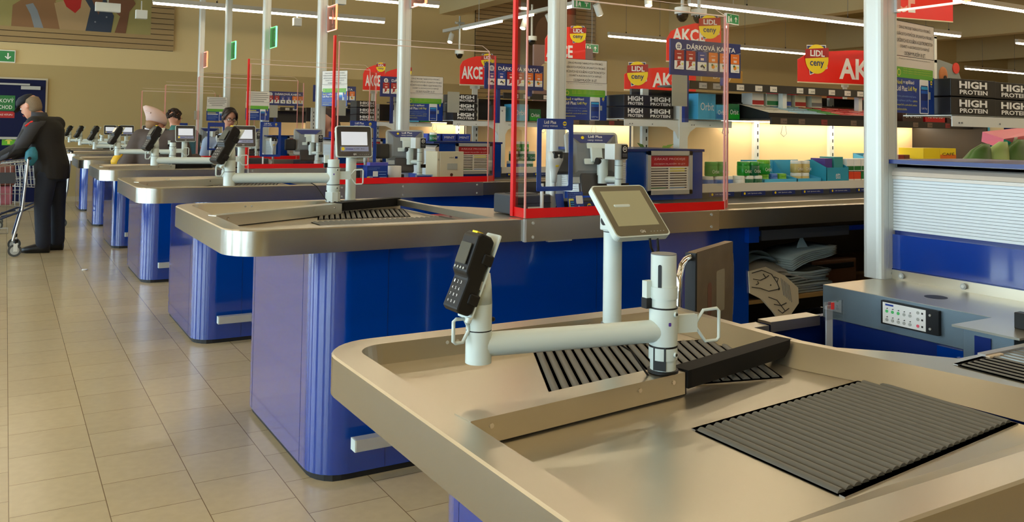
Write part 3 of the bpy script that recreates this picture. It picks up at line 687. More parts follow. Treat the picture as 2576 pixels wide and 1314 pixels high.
# ---------------------------------------------------------------- splash screens
def screen(k, dy):
    y = 3.03 + dy; z0 = .966; z1 = 1.9; x0, x1 = 1.86, 2.985; xl, yl = 1.868, y + .11; xr_, yr = 3.08, y + .08
    t = thing('splash_screen', {2: 'clear acrylic screen with red tape edges on the second checkout', 3: 'clear red edged acrylic screen on the third checkout', 4: 'clear red edged acrylic screen on the fourth checkout', 5: 'clear red edged acrylic screen on the fifth checkout', 6: 'clear acrylic screen on the sixth checkout', 7: 'clear acrylic screen on the last checkout'}[k], 'protective screen', ((x0 + x1) / 2, y, z0), 'acrylic screens')
    T = .005
    def pane(m, ax, ay, bx, by, za, zb_, mt, t_=T):
        d = Vector((bx - ax, by - ay, 0)).normalized(); n = Vector((-d.y, d.x, 0)) * t_
        m.add([(ax, ay, za), (bx, by, za), (bx + n.x, by + n.y, za), (ax + n.x, ay + n.y, za), (ax, ay, zb_), (bx, by, zb_), (bx + n.x, by + n.y, zb_), (ax + n.x, ay + n.y, zb_)],
              [(3, 2, 1, 0), (4, 5, 6, 7), (0, 1, 5, 4), (1, 2, 6, 5), (2, 3, 7, 6), (3, 0, 4, 7)], mt)
    m = MB(); pane(m, x0, y, x1, y, z0, z1, ACR); m.build('pane', t)
    m = MB(); pane(m, xl, yl, x0, y, z0, z1, ACR); m.build('side_wing', t)
    m = MB(); pane(m, x1, y, xr_, yr, z0, z1 - .02, ACR); m.build('side_wing', t)
    m = MB(); m.add([(x0, y, z1), (x1, y, z1), (x1 - .03, y + .055, z1 + .045), (x0 + .01, y + .055, z1 + .045)], [(0, 1, 2, 3)], ACR); m.build('bent_top', t)
    m = MB(); m.box(x0, x1, y - .001, y + .006, z1 - .004, z1 + .002, ACRE); m.tube([(x0 + .01, y + .055, z1 + .045), (x1 - .03, y + .055, z1 + .045), (x1, y, z1)], .0016, ACRE, 5); m.build('top_edge', t)
    m = MB(); m.box(x0 - .002, x0 + .004, y - .002, y + .006, z0, z1, ACRP); m.build('bend_edge', t)
    m = MB(); m.box(x1 - .004, x1 + .002, y - .002, y + .006, z0, z1, ACRP); m.build('bend_edge', t)
    h = .04
    m = MB(); pane(m, x0, y - .0015, x1, y - .0015, z0, z0 + h, RED, .001); m.build('red_tape', t, label='broad red tape along the foot of the screen')
    m = MB(); pane(m, xl - .001, yl, x0 - .001, y - .001, z0, z0 + h, RED, .001); m.build('red_tape', t)
    m = MB(); pane(m, x1, y - .001, xr_, yr - .001, z0, z0 + h, RED, .001); m.build('red_tape', t)
    q = 1 if k < 5 else .4; m = MB(); m.box(xl - .008 * q, xl + .006 * q, yl - .01 * q, yl + .012 * q, z0, z1 + (.05 if k < 5 else 0), RED if k < 5 else ACRP); m.build('red_tape' if k < 5 else 'wing_edge', t, label='red tape down the left wing' if k < 5 else None)
    m = MB(); m.box(xr_ - .004, xr_ + .003, yr - .004, yr + .004, z0, z1 - .02, RED if k == 3 else ACRP); m.build('red_edge', t)
    m = MB(); m.at(frame((2.66, y + .012, 1.455))); m.plate(.094, .146, .0012, PAPERG)
    tag(m.build('blank_notice_sheet'), f'blank grey sheet hung on the acrylic screen of {lane(k)}', 'sheet', 'blank sheets on the screens')
# ---------------------------------------------------------------- cashier places
PRICEB = [rgb(238, 232, 220), rgb(206, 190, 40), rgb(120, 110, 96), rgb(70, 60, 50), rgb(120, 150, 190), rgb(56, 110, 60)]
PM = [mat(f'price_bar_{i}', c, .5) for i, c in enumerate(PRICEB)]
def lane_items(k, dy):
    L_ = lane(k); z0 = .966
    # screwed cover plate and belt body are parts of the belt unit
    t = thing('belt_unit', f'steel edged conveyor belt unit with blue underframe of {L_}', 'conveyor', (4.2, 3.4 + dy, 0), 'conveyor belts')
    y = 3.034 + dy
    m = MB(); m.box(1.866, 2.95, y - .004, y + .02, .868, .962, STEEL); m.build('cover_plate', t)
    m = MB()
    for x in (1.9, 2.33, 2.9):
        for z in (.887, .945): m.cyl((x, y - .007, z), (x, y - .003, z), .0065, LGREY, n=10)
    m.build('screws', t); m = MB(); m.box(1.858, 1.867, y - .008, y + .01, .868, .963, ALU); m.build('joint_strip', t)
    m = MB(); m.box(1.98, 2.1, y - .001, y + .02, .862, .869, ALU); m.build('cable_duct', t)
    m = MB(); xe = 6.6
    m.box(2.951, xe, y, y + .05, .872, .962, STEELV); m.build('front_rail', t, .002)
    m = MB(); m.box(2.951, xe, y + .05, y + .25, .90, .935, STEELD); m.box(2.951, xe, y + .25, y + .29, .87, .962, STEEL); m.build('trough', t)
    m = MB(); m.box(2.99, xe, y + .29, y + .69, .89, .955, RUBD); m.build('conveyor_belt', t)
    m = MB(); m.box(2.951, xe, y + .69, y + .72, .87, .985, DGREY); m.build('back_rail', t)
    m = MB()
    x = 3.02
    while x < 6.3 and k < 5:
        m.at(frame((x, y + .688, .962))); m.plate(.20, .026, .002, SBLUED); m.text('Lidl. Správná volba.', .05, .008, .12, .009, TWHITE); m.cyl((.025, .013, 0), (.025, .013, .0008), .008, YEL, n=8); x += .262
    if m.v: m.build('blue_label_strip', t)
    # underframe
    b0 = 3.128 + dy; m = MB()
    m.box(3.112, 3.25, b0, 4.22 + dy, .02, .87, BLUE); m.build('blue_post', t)
    m = MB(); m.box(3.25, xe, 4.1 + dy, 4.14 + dy, .02, .9, BLACK); m.box(xe - .1, xe, b0, 4.14 + dy, .02, .87, BLUE); m.box(3.25, xe, b0 + .05, 4.1 + dy, .02, .06, BLACK); m.build('dark_inner_panel', t)
    m = MB(); m.box(3.25, xe - .1, b0 + .01, 4.1 + dy, .468, .488, mat('shelf_board', rgb(150, 116, 66), .5)); m.build('shelf_board', t)
    m = MB(); m.box(3.25, xe - .1, b0 - .01, b0 + .03, .812, .838, BLUE); m.build('blue_crossbar', t)
    if k == 2:
        m = MB(); m.box(3.22, 3.29, b0 - .03, b0 + .02, .785, .868, BLUE); m.build('blue_bracket', t)
        m = MB(); m.at(frame((3.32, b0 - .02, .79))); m.plate(.67, .052, .02, DGREY); pr = m.build('price_rail', t)
        for x in (.03, .11, .28, .42):
            m = MB().at(frame((3.32 + x, b0 - .018, .792))); m.plate(.055, .04, .003, PAPER); m.text('12,90', .024, .02, .026, .01, INK); m.text('ks', .006, .024, .01, .007, INK); m.build('price_label', pr)
        m = MB(); m.box(2.86, 3.05, b0 - .0008, b0 + .002, .33, .60, BLUED); m.build('dark_recess', t); m = MB(); m.cyl((3.0, b0 - .004, .4), (3.0, b0, .4), .01, BLACK); m.cyl((3.03, b0 - .004, .6), (3.03, b0, .6), .006, LGREY); m.build('panel_knobs', t)
    # frame for the phone offer
    t = thing('promo_frame', f'blue frame sign with a big cut-out window standing behind the screen of {L_}', 'sign', (2.08, 3.15 + dy, z0), 'blue promo frames')
    f = frame((1.987, 3.142 + dy, 1.067)); m = MB().at(f); w, h = .189, .317; bx_, by, tx, ty = .022, .02, w - .022, h - .047
    O = rrect(0, 0, w, h, .006, 3); I = rrect(bx_, by, tx, ty, .008, 3); n = len(O)
    m.add([(a, b, 0) for a, b in O] + [(a, b, 0) for a, b in I] + [(a, b, -.004) for a, b in O] + [(a, b, -.004) for a, b in I],
          [q for i in range(n) for q in ((i, (i + 1) % n, n + (i + 1) % n, n + i), (2 * n + i, 3 * n + i, 3 * n + (i + 1) % n, 2 * n + (i + 1) % n), (i, 2 * n + i, 2 * n + (i + 1) % n, (i + 1) % n), (n + i, n + (i + 1) % n, 3 * n + (i + 1) % n, 3 * n + i))], SBLUE)
    if k < 5:
        m.text('Lidl Plus', .034, h - .023, .062, .014, TWHITE, off=.02); m.text('ceny minus', .028, h - .039, .076, .012, TWHITE); badge(m, .142, h - .021, .010)
    m.build('frame', t)
    m = MB(); m.cyl((1.999 + .02, 3.15 + dy, z0), (1.999 + .02, 3.15 + dy, 1.1), .008, TWHITE, n=10); m.build('support_post', t)
    # hand scanner on its stand
    t = thing('hand_scanner', f'white hand scanner on a grey stand behind the screen of {L_}', 'scanner', (2.13, 3.22 + dy, z0), 'hand scanners')
    p = Vector((2.128, 3.22 + dy, 0))
    m = MB(); m.cyl(p + Vector((0, 0, z0)), p + Vector((0, 0, z0 + .012)), .03, GREY); m.cyl(p + Vector((0, 0, z0)), p + Vector((0, 0, 1.15)), .0095, LGREY, n=10); m.build('stand', t)
    m = MB(); m.loft([(p + Vector((0, 0, 1.10)), .011, .012), (p + Vector((0, 0, 1.14)), .013, .015), (p + Vector((0, -.004, 1.17)), .026, .02), (p + Vector((0, -.01, 1.2)), .037, .026), (p + Vector((0, -.008, 1.225)), .036, .03), (p + Vector((0, 0, 1.238)), .028, .025)], WHITEM); m.build('body', t)
    m = MB(); m.box(p.x - .024, p.x + .024, p.y - .037, p.y - .012, 1.207, 1.24, BLACK); m.build('head_window', t, .006)
    m = MB(); m.ball(p + Vector((0, -.022, 1.176)), (.012, .006, .008), YEL, 8, 6); m.build('trigger', t)
    # till monitor seen from behind
    t = thing('till_monitor', f'grey till monitor seen from behind with a jointed stand of {L_}', 'monitor', (2.56, 3.4 + dy, z0), 'till monitors')
    o = Vector((2.40, 3.5 + dy, 1.075)); f = frame(o, (math.cos(.25), -math.sin(.25), 0), (0, .25, 1)); m = MB().at(f)
    w, h = .28, .26
    m.plate(w, h, .022, LGREY, .02); bk = m.build('housing', t, .006)
    m = MB().at(f); m.add([(.012, .03, .001), (w - .012, .03, .001), (w - .012, h - .012, .001), (.012, h - .012, .001), (.05, .06, .016), (w - .05, .06, .016), (w - .05, h - .06, .016), (.05, h - .06, .016)], [(4, 5, 6, 7), (0, 1, 5, 4), (1, 2, 6, 5), (2, 3, 7, 6), (3, 0, 4, 7)], GREY); m.build('back_shell', t)
    m = MB().at(f @ Matrix.Translation((0, 0, .006))); m.add([(.02, h - .014, .001), (.07, h - .06, .012), (w - .07, h - .06, .012), (w - .02, h - .014, .001)], [(0, 1, 2, 3)], SBLUED)
    if k < 4: m.text('Lidl Plus', .115, h - .033, .075, .013, TWHITE, z=.010, off=.02); m.text('ceny minus', .11, h - .052, .08, .012, TWHITE, z=.0122); m.cyl((.085, h - .032, .006), (.085, h - .032, .0098), .008, YEL, n=10)
    m.build('slogan_label', t)
    m = MB().at(f); m.plate(.10, .028, .006, WHITE, .004, .10, .17, .03); m.plate(.05, .028, .006, WHITE, .004, .08, .09, .03); m.box(.115, .175, .10, .175, .022, .042, WHITE); m.build('mount_plate', t, .004)
    m = MB(); c = f @ Vector((.165, .09, .055)); m.cyl(c + Vector((0, 0, .02)), c - Vector((0, 0, .06)), .027, WHITE, n=18); m.cyl(c - Vector((0, 0, .06)), c - Vector((0, 0, .10)), .023, WHITE, n=18); e = Vector((2.6, 3.36 + dy, c.z - .08)); m.cyl(c - Vector((0, 0, .08)), e, .016, WHITE, n=14); m.cyl(c + Vector((-.035, 0, .01)), c + Vector((-.01, 0, .01)), .018, BLACK, n=12); m.build('joint_arm', t)
    m = MB(); m.cyl((2.6, 3.36 + dy, z0), (2.6, 3.36 + dy, 1.2), .02, WHITE, n=18)
    for z in (1.02, 1.1, 1.165): m.cyl((2.6, 3.36 + dy, z), (2.6, 3.36 + dy, z + .002), .0206, BLACK, n=18)
    m.box(2.6, 2.645, 3.335 + dy, 3.35 + dy, 1.055, 1.08, BLACK); m.build('stand_pole', t)
    m = MB().at(frame((2.552, 3.33 + dy, 1.195), (1, .12, 0))); m.plate(.085, .078, .07, WHITEM, .004); hb = m.build('stand_head', t, .004)
    m = MB().at(frame((2.59, 3.328 + dy, 1.2), (1, .12, 0))); m.plate(.042, .068, .001, BLACK, 0, 0, 0, .003); m.cyl((.021, .047, .003), (.021, .047, .004), .014, TWHITE, n=14); m.cyl((.021, .047, .004), (.021, .047, .0045), .010, BLACK, n=14); m.plate(.012, .006, .001, TWHITE, 0, .014, .045, .0052)
    for i in range(3): m.plate(.03, .003, .0004, GREY, 0, .006, .010 + i * .006, .0035)
    m.build('warning_sticker', hb)
    m = MB().at(f); m.box(-.085, .02, .04, .15, .0, .03, BLACK); m.build('customer_scanner', t, .012)
    m = MB().at(f); m.box(.06, .2, -.06, .05, -.03, .012, mat('dark_brown_plastic', rgb(40, 34, 30), .4)); m.build('receipt_screen', t, .008)
    if k > 4: return
    # receipt printer
    t = thing('receipt_printer', f'dark grey receipt printer with a white label on {L_}', 'printer', (1.97, 3.23 + dy, z0), 'receipt printers')
    m = MB(); m.box(1.885, 2.07, 3.155 + dy, 3.34 + dy, z0, 1.05, DGREY); m.build('body', t, .006)
    m = MB(); m.box(1.885, 2.07, 3.153 + dy, 3.156 + dy, 1.015, 1.017, BLACK); m.box(1.92, 2.03, 3.2 + dy, 3.3 + dy, 1.048, 1.053, BLACK); m.build('lid', t)
    m = MB().at(frame((1.95, 3.154 + dy, .97))); m.plate(.07, .03, .001, PAPER, 0, 0, 0, .0012)
    for i in range(3): m.plate(.04 - i * .006, .002, .0004, GREY, 0, .005, .006 + i * .007, .002)
    m.build('type_label', t)
    m = MB(); m.add([(2.075, 3.17 + dy, 1.05), (2.11, 3.16 + dy, 1.02), (2.09, 3.16 + dy, .975), (2.07, 3.17 + dy, .97), (2.075, 3.26 + dy, 1.05), (2.11, 3.25 + dy, 1.02), (2.09, 3.25 + dy, .975), (2.07, 3.26 + dy, .97)], [(0, 1, 5, 4), (1, 2, 6, 5), (2, 3, 7, 6), (0, 3, 2, 1), (4, 5, 6, 7)], LGREY); m.build('paper_tray', t)
    if k < 4:
        m = MB(); m.box(2.13, 2.40, 3.17 + dy, 3.30 + dy, z0, 1.02, BLACK); tag(m.build('scanner_bed_housing', None, .006), f'low black box behind the red tape of {L_}', 'box', 'black boxes behind the screens')
        m = MB(); m.at(frame((2.09, 3.13 + dy, z0), (1, 0, 0), (.6, .2, .8))); m.plate(.04, .09, .003, SBLUE)
        tag(m.build('leaning_leaflet'), f'small blue leaflet leaning by the printer of {L_}', 'leaflet', 'blue leaflets')
    # little card stand with blank square (code left out)
    if k == 2:
        t = thing('payment_card_stand', 'small blue payment card stand with a white square in front of the second till', 'card stand', (2.18, 3.1, z0))
        f = frame((2.135, 3.11, .986), (1, .0, 0), (0, .2, 1)); m = MB().at(f); m.plate(.083, .078, .002, SBLUE, .002); m.text('PLAŤTE BEZPEČNĚ', .005, .067, .07, .006, TLBL); m.text('A RYCHLE POMOCÍ', .005, .058, .07, .006, TLBL); m.text('LIDL PAY', .005, .049, .034, .006, TLBL)
        m.plate(.036, .036, .0006, TWHITE, .004, .043, .024, .001); m.plate(.026, .045, .0006, YELL, .003, .004, .003, .0008); m.plate(.022, .036, .0006, SBLUED, .002, .01, .003, .0014)
        for i in range(3): m.plate(.018, .004, .0004, CYAN, 0, .012, .010 + i * .01, .002)
        m.cyl((.055, .012, 0), (.055, .012, .001), .005, TLBL, n=8); m.build('card', t)
        m = MB(); m.box(2.14, 2.215, 3.1, 3.16, z0, .99, BLACK); m.build('foot', t)
        m = MB().at(frame((2.235, 3.16, .975))); m.plate(.075, .036, .02, SBLUED); badge(m, .045, .02, .011, False); tag(m.build('small_logo_plate'), 'small dark blue plate with a yellow disc beside the payment card stand', 'plate')
    if k == 3:
        t = thing('leaflet_box', 'blue leaflet box with a white square on the third checkout', 'leaflet box', (2.16, 5.46, z0))
        m = MB(); m.box(2.085, 2.235, 5.42, 5.5, z0, 1.085, SBLUE); m.build('box', t, .003)
        m = MB().at(frame((2.085, 5.419, z0))); m.plate(.036, .036, .0006, TWHITE, .003, .042, .045, .001); m.text('PLAŤTE BEZPEČNĚ', .01, .1, .08, .007, TLBL); m.text('A RYCHLE', .01, .09, .06, .006, TLBL)
        for i, w in enumerate((.06, .05, .07, .06)): m.plate(w, .004, .0004, TLBL, 0, .085 if i else .08, .075 - i * .018, .001) if w < .065 else m.plate(.05, .004, .0004, TLBL, 0, .09, .075 - i * .018, .001)
        m.plate(.02, .04, .0004, YELL, .003, .0, .006, .001); m.plate(.03, .045, .0004, TLBL, .003, .012, .004, .0006); m.build('front_print', t)
        m = MB(); m.box(2.11, 2.24, 5.43, 5.49, 1.085, 1.105, mat('violet_leaflet', rgb(90, 90, 190), .4)); m.build('leaflets', t)
        m = MB(); m.lathe([(.045, 0), (.047, .01), (.047, .11), (.044, .112), (.044, .06)], TWHITE, (2.325, 5.52, z0), 20); tag(m.build('white_tub'), 'white round tub beside the leaflet box of the third checkout', 'tub')
        m = MB(); m.box(2.44, 2.57, 5.42, 5.425, z0, 1.02, mat('pale_blue_leaflet', rgb(150, 180, 216), .4)); m.add([(2.45, 5.419, .99), (2.56, 5.419, .99), (2.56, 5.419, 1.012), (2.45, 5.419, 1.012)], [(0, 1, 2, 3)], SBLUE); tag(m.build('blue_flyer'), 'pale blue flyer standing by the cream folders on the third checkout', 'flyer')
        for i, (x, lb) in enumerate(((2.607, 'left cream folder with spine lettering on the third checkout'), (2.628, 'front cream folder with printed cover on the third checkout'))):
            t = thing('cream_folder', lb, 'folder', (x, 5.5, z0), 'cream folders')
            m = MB(); w = .16
            if i == 0: m.box(x, x + .02, 5.43, 5.62, z0, 1.18, CREAM)
            else: m.box(x, x + .185, 5.425, 5.455, z0, 1.18, CREAM)
            m.build('cover', t, .002)
            m = MB().at(frame((x, 5.4245 if i else 5.4295, z0)))
            if i: m.text('odpad', .07, .165, .035, .012, INK); m.plate(.02, .014, .0004, SBLUED, 0, .115, .165, .001); m.plate(.08, .045, .0004, PAPERG, .004, .055, .085, .001); m.cyl((.09, .05, 0), (.09, .05, .001), .012, BROWN, n=7); m.plate(.05, .004, .0004, BROWN, 0, .065, .03, .001)
            else: m.text('evidence', .005, .15, .01, .02, INK)
            m.build('print', t)
# cigarette cabinet with shutter and framed list
def cabinet(k, dy, z0):
    L_ = lane(k)
    t = thing('shutter_cabinet', f'blue cabinet with a silver roller shutter beside the post of {L_}', 'cabinet', (3.2, 4.05 + dy, 0), 'shutter cabinets')
    y0, y1 = 3.72 + dy if k > 1 else .4, 4.40 + dy if k > 1 else 2.1
    m = MB(); m.box(2.93, 3.49, y0, y1, .02, 1.225, BLUE); m.build('carcass', t, .003)
    m = MB(); m.box(2.88, 3.5, y0 - .004, y1, 1.225, 1.24, BLUED); m.build('top_rim', t)
    m = MB(); n = 17; zz0, zz1 = .972, 1.165
    for i in range(n):
        z = zz0 + (zz1 - zz0) * i / n
        m.box(2.905, 2.935, y0 + .004, y1, z + .0012, z + (zz1 - zz0) / n, ALUW)
    m.box(2.925, 2.935, y0 + .01, y1, zz0, zz1, DGREY); sh = m.build('roller_shutter', t)
    m = MB()
    prof = [(2.90, 1.166), (2.90, 1.178), (2.895, 1.18), (2.90, 1.195), (2.915, 1.208), (2.945, 1.216), (2.99, 1.2165), (2.99, 1.225), (2.93, 1.225), (2.93, 1.166)]
    m.add([(x, y0 + .004, z) for x, z in prof] + [(x, y1, z) for x, z in prof], [(i, (i + 1) % 10, 10 + (i + 1) % 10, 10 + i) for i in range(10)] + [tuple(range(10))[::-1]], mat('warm_alu', rgb(200, 190, 176), .4, .3)); m.build('shutter_case', t)
    if k > 1:
        f = frame((3.07, y0 - .002, .985)); m = MB().at(f); w, h = .33, .245
        for a in ((0, 0, w, .024), (0, h - .024, w, .024), (0, 0, .024, h), (w - .024, 0, .024, h)): m.plate(a[2], a[3], .014, ALU, .004, a[0], a[1], .012)
        fr = m.build('price_frame', t, .003)
        m = MB().at(f); m.plate(w - .04, h - .04, .002, PAPER, 0, .02, .02, .003); m.plate(w - .048, .06, .001, SDRED, 0, .024, h - .088, .0042); m.text('ZÁKAZ PRODEJE', .05, h - .055, w - .1, .018, mat('pink_print', rgb(236, 190, 190), .5), z=.0048); m.text('OSOBÁM MLADŠÍM 18 LET!', .05, h - .078, w - .1, .011, mat('pink_print', rgb(236, 190, 190), .5), z=.0048)
        for c in range(2):
            for i in range(9):
                j = (1 if c == 1 and i < 2 else 3 if (i + c) % 2 else 2)
                if i == 8: j = 5 if c == 0 else 4
                m.plate(.125, .006, .0004, PM[j], 0, .03 + c * .137, h - .103 - i * .0135, .0042); m.plate(.014, .006, .0004, PM[3], 0, .14 + c * .137, h - .103 - i * .0135, .0046)
        m.build('price_list', fr)
for k in range(2, 8): screen(k, S * (k - 2))
for k in range(2, 7): lane_items(k, S * (k - 2))
for k in range(1, 6): cabinet(k, S * (k - 2), .8)
# ---------------------------------------------------------------- cabin of the low checkout
t = thing('cashier_cabin', 'blue and steel cashier cabin behind the low nearest checkout', 'cabin', (2.7, 1.6, 0))
PERF = mat('perforated_steel', (.17, .22, .255, 1), .40, .75, bump=(700, .3))
m = MB(); m.box(2.55, 2.93, .4, 2.098, .675, .79, PERF); m.build('steel_box', t, .002)
m = MB(); m.box(2.551, 2.93, .4, 2.097, .7885, .7905, STEEL); m.cyl((2.70, 1.76, .7905), (2.70, 1.76, .7912), .036, BLACK, n=20); m.build('box_top', t)
m = MB(); m.box(2.56, 2.93, .4, 2.095, .02, .674, BLUED); m.build('blue_wall', t)
m = MB(); m.box(2.895, 2.905, .4, 2.098, .79, .826, STEEL); st = m.build('wall_strip', t)
m = MB()
for y in (2.02, 1.78, 1.5): m.cyl((2.885, y, .808), (2.896, y, .808), .011, LGREY, n=14); m.cyl((2.883, y, .808), (2.886, y, .808), .006, WHITEM, n=10)
m.build('round_bolts', st)
m = MB(); m.box(2.9, 2.93, .4, 2.1, .826, .958, BLUE); m.box(2.896, 2.93, .4, 2.1, .826, .83, BLUED); m.box(2.915, 2.93, .4, 2.1, .958, .972, BLUED); m.build('blue_fascia', t)
m = MB(); m.at(frame((2.548, 1.85, .702), (0, -1, 0))); m.plate(.205, .078, .018, BLACK, .003, 0, 0, .012); sp = m.build('switch_panel', t, .003)
m = MB().at(frame((2.536, 1.843, .707), (0, -1, 0))); m.plate(.155, .068, .001, TWHITE, 0, 0, 0, .0005); m.plate(.03, .006, .0004, SBLUE, 0, .01, .058, .001)
GB = mat('green_button', rgb(80, 200, 110), .4); RB = mat('red_button', rgb(240, 90, 110), .4)
for r_ in range(2):
    for c in range(5):
        x, y = .016 + c * .021, .04 - r_ * .028
        m.cyl((x, y, 0), (x, y, .002), .0052, GB if r_ == 0 and c < 3 else LGREY, n=12); m.add([(x - .004, y + .008, .001), (x + .004, y + .008, .001), (x + .003, y + .012, .001)], [(0, 1, 2)], INK)
for r_ in range(3): m.cyl((.128, .055 - r_ * .021, 0), (.128, .055 - r_ * .021, .002), .005, RB if r_ == 2 else LGREY, n=12); m.plate(.006, .006, .0004, INK, 0, .14, .052 - r_ * .021, .001)
for y in (.012, .055): m.cyl((.17, y, -.002), (.17, y, .003), .004, LGREY, n=8)
m.build('buttons', sp)
m = MB(); m.at(frame((2.556, 1.66, .56), (0, -1, 0))); m.plate(.17, .11, .01, BLUE, .002, 0, 0, .006); m.plate(.03, .11, .01, BLUE, .01, .185, 0, .006); dr = m.build('cash_drawer', t, .002)
m = MB().at(frame((2.549, 1.60, .63), (0, -1, 0))); m.cyl((.01, .01, 0), (.01, .01, .008), .009, CHROME, n=12); m.plate(.1, .018, .001, BLACK, 0, -.02, -.045, .001); m.build('lock', dr)
# low partition at the far end of the pit
m = MB(); m.box(1.80, 2.30, 2.14, 2.17, .02, .655, BLUED); m.box(2.31, 2.9, 2.14, 2.17, .02, .665, BLUED); m.build('low_partition', t)
m = MB(); m.box(1.79, 2.30, 2.12, 2.18, .655, .665, STEEL); m.box(1.79, 2.30, 2.118, 2.122, .63, .665, STEELD); m.box(2.31, 2.56, 2.12, 2.18, .665, .675, STEEL); m.box(2.31, 2.56, 2.118, 2.122, .64, .675, STEELD); m.build('partition_cap', t)
m = MB(); m.box(1.79, 1.80, 1.5, 2.14, .02, .74, BLUED); m.box(1.8, 2.55, 1.55, 2.12, .0, .02, DGREY); m.build('pit_floor', t)
t = thing('bag_rail_post', 'clear plastic post with a red mark at the edge of the cashier pit', 'post', (2.38, 1.95, 0))
m = MB(); m.box(2.365, 2.395, 1.93, 1.935, .02, .76, mat('frosted_plastic', rgb(186, 196, 210), .3)); m.build('post', t)
m = MB(); m.box(2.345, 2.44, 1.92, 1.925, .715, .775, ACR); m.box(2.42, 2.423, 1.90, 2.0, .5, .74, ACR); m.build('clear_holder', t)
m = MB(); m.box(2.375, 2.387, 1.917, 1.921, .75, .772, RED); m.build('red_mark', t)
# scanner parts at the right edge
t = thing('scanner_station', 'steel scanner box and glass plate at the right edge of the low checkout', 'scanner', (2.6, 1.3, .7))
m = MB(); m.box(2.3, 2.55, 1.28, 1.42, .70, .80, PERF); m.build('steel_housing', t, .002)
m = MB(); m.box(2.296, 2.3, 1.34, 1.385, .71, .785, BLUED); m.build('cable_opening', t)
m = MB(); m.box(2.28, 2.56, 1.255, 1.44, .80, .806, STEEL); m.build('housing_top', t)
m = MB(); m.box(2.08, 2.6, 1.10, 1.215, .7915, .7945, mat('scale_glass', rgb(150, 166, 176), .06, .3)); m.build('glass_plate', t)
m = MB(); m.box(2.06, 2.6, 1.215, 1.235, .78, .8, STEELD); m.box(2.06, 2.12, 1.205, 1.215, .7915, .7975, mat('warm_strip', rgb(220, 200, 170), .4)); m.build('plate_frame', t)
m = MB(); m.box(2.39, 2.42, 1.27, 1.33, .806, .85, BLACK); m.at(frame((2.40, 1.275, .812), (1, -.3, 0))); m.plate(.1, .05, .006, mat('slate_plate', rgb(52, 54, 80), .3), 0, .01, 0, .0); badge(m, .035, .032, .011); m.build('logo_holder', t, .002)
roller_bed(t, (1.93, 1.20), (.0, -.15), (.30, .02), 11, .792, sub=True, rr=.007)
# swing gate between the first two checkouts
t = thing('swing_gate', 'worn steel swing gate with a bent chrome tube between the first two checkouts', 'gate', (2.15, 2.3, 0))
m = MB(); f = frame((2.03, 2.2, .52), (.89, .45, 0)); m.at(f); m.plate(.39, .40, .03, mat('worn_steel', rgb(150, 130, 100), .38, .35, noise=(14, .5)), .004, .015); gp = m.build('gate_plate', t, .002)
m = MB().at(f); m.box(0, .016, 0, .398, -.034, .003, BLACK); m.build('black_edge', t)
m = MB().at(f); m.plate(.09, .15, .0006, mat('sticker_residue', rgb(150, 140, 116), .6), .01, .22, .16, .0008); m.plate(.04, .12, .0006, mat('red_stain', rgb(134, 92, 74), .5, .4), .018, .13, .16, .0008); m.build('sticker_remains', gp)
P = [f @ Vector(q) for q in ((.0, .385, -.015), (-.05, .38, -.015), (-.08, .365, -.015), (-.10, .33, -.015), (-.105, .28, -.015), (-.11, -.3, -.015), (-.11, -.51, -.015))]
m = MB(); m.tube(P, .011, CHROME, 12); m.build('chrome_tube', t)
P = [f @ Vector(q) for q in ((.405, .36, -.015), (.43, .35, -.015), (.44, .3, -.015), (.44, .18, -.015), (.43, .12, -.015), (.405, .1, -.015))]
m = MB(); m.tube(P, .008, CHROME, 10); m.build('back_handle', t)
m = MB(); p = f @ Vector((.2, 0, -.015)); m.cyl((p.x, p.y, 0), (p.x, p.y, .52), .02, DGREY); m.build('gate_post', t)
# ---------------------------------------------------------------- posts with lane numbers
POSTC = mat('post_alu', rgb(206, 208, 200), .38, .25)
GLOWR = mat('lit_red_edge', (1, .1, .05, 1), .3, emit=(1, .13, .05, 1), es=5); GLOWG = mat('lit_green_edge', (.1, 1, .3, 1), .3, emit=(.10, 1, .28, 1), es=4)
PANR = glassmat('red_sign_acrylic', (1, .70, .62, 1), .06); PANG = glassmat('green_sign_acrylic', (.22, .80, .36, 1), .06)
NR = mat('lit_red_number', (1, .5, .4, 1), .4, emit=(1, .52, .42, 1), es=1.3); NG = mat('lit_green_number', (.3, 1, .4, 1), .4, emit=(.3, 1, .45, 1), es=.9)
NUM = {1: ('7', 'r'), 2: ('6', 'r'), 3: ('5', 'r'), 4: ('4', 'r'), 5: ('3', 'g'), 6: ('2', 'g'), 7: ('1', 'r')}
PY = {1: (2.06, 2.175), 2: (4.30, 4.48), 3: (6.64, 6.88), 4: (8.85, 9.08), 5: (11.15, 11.43), 6: (13.4, 13.72), 7: (15.5, 15.8)}
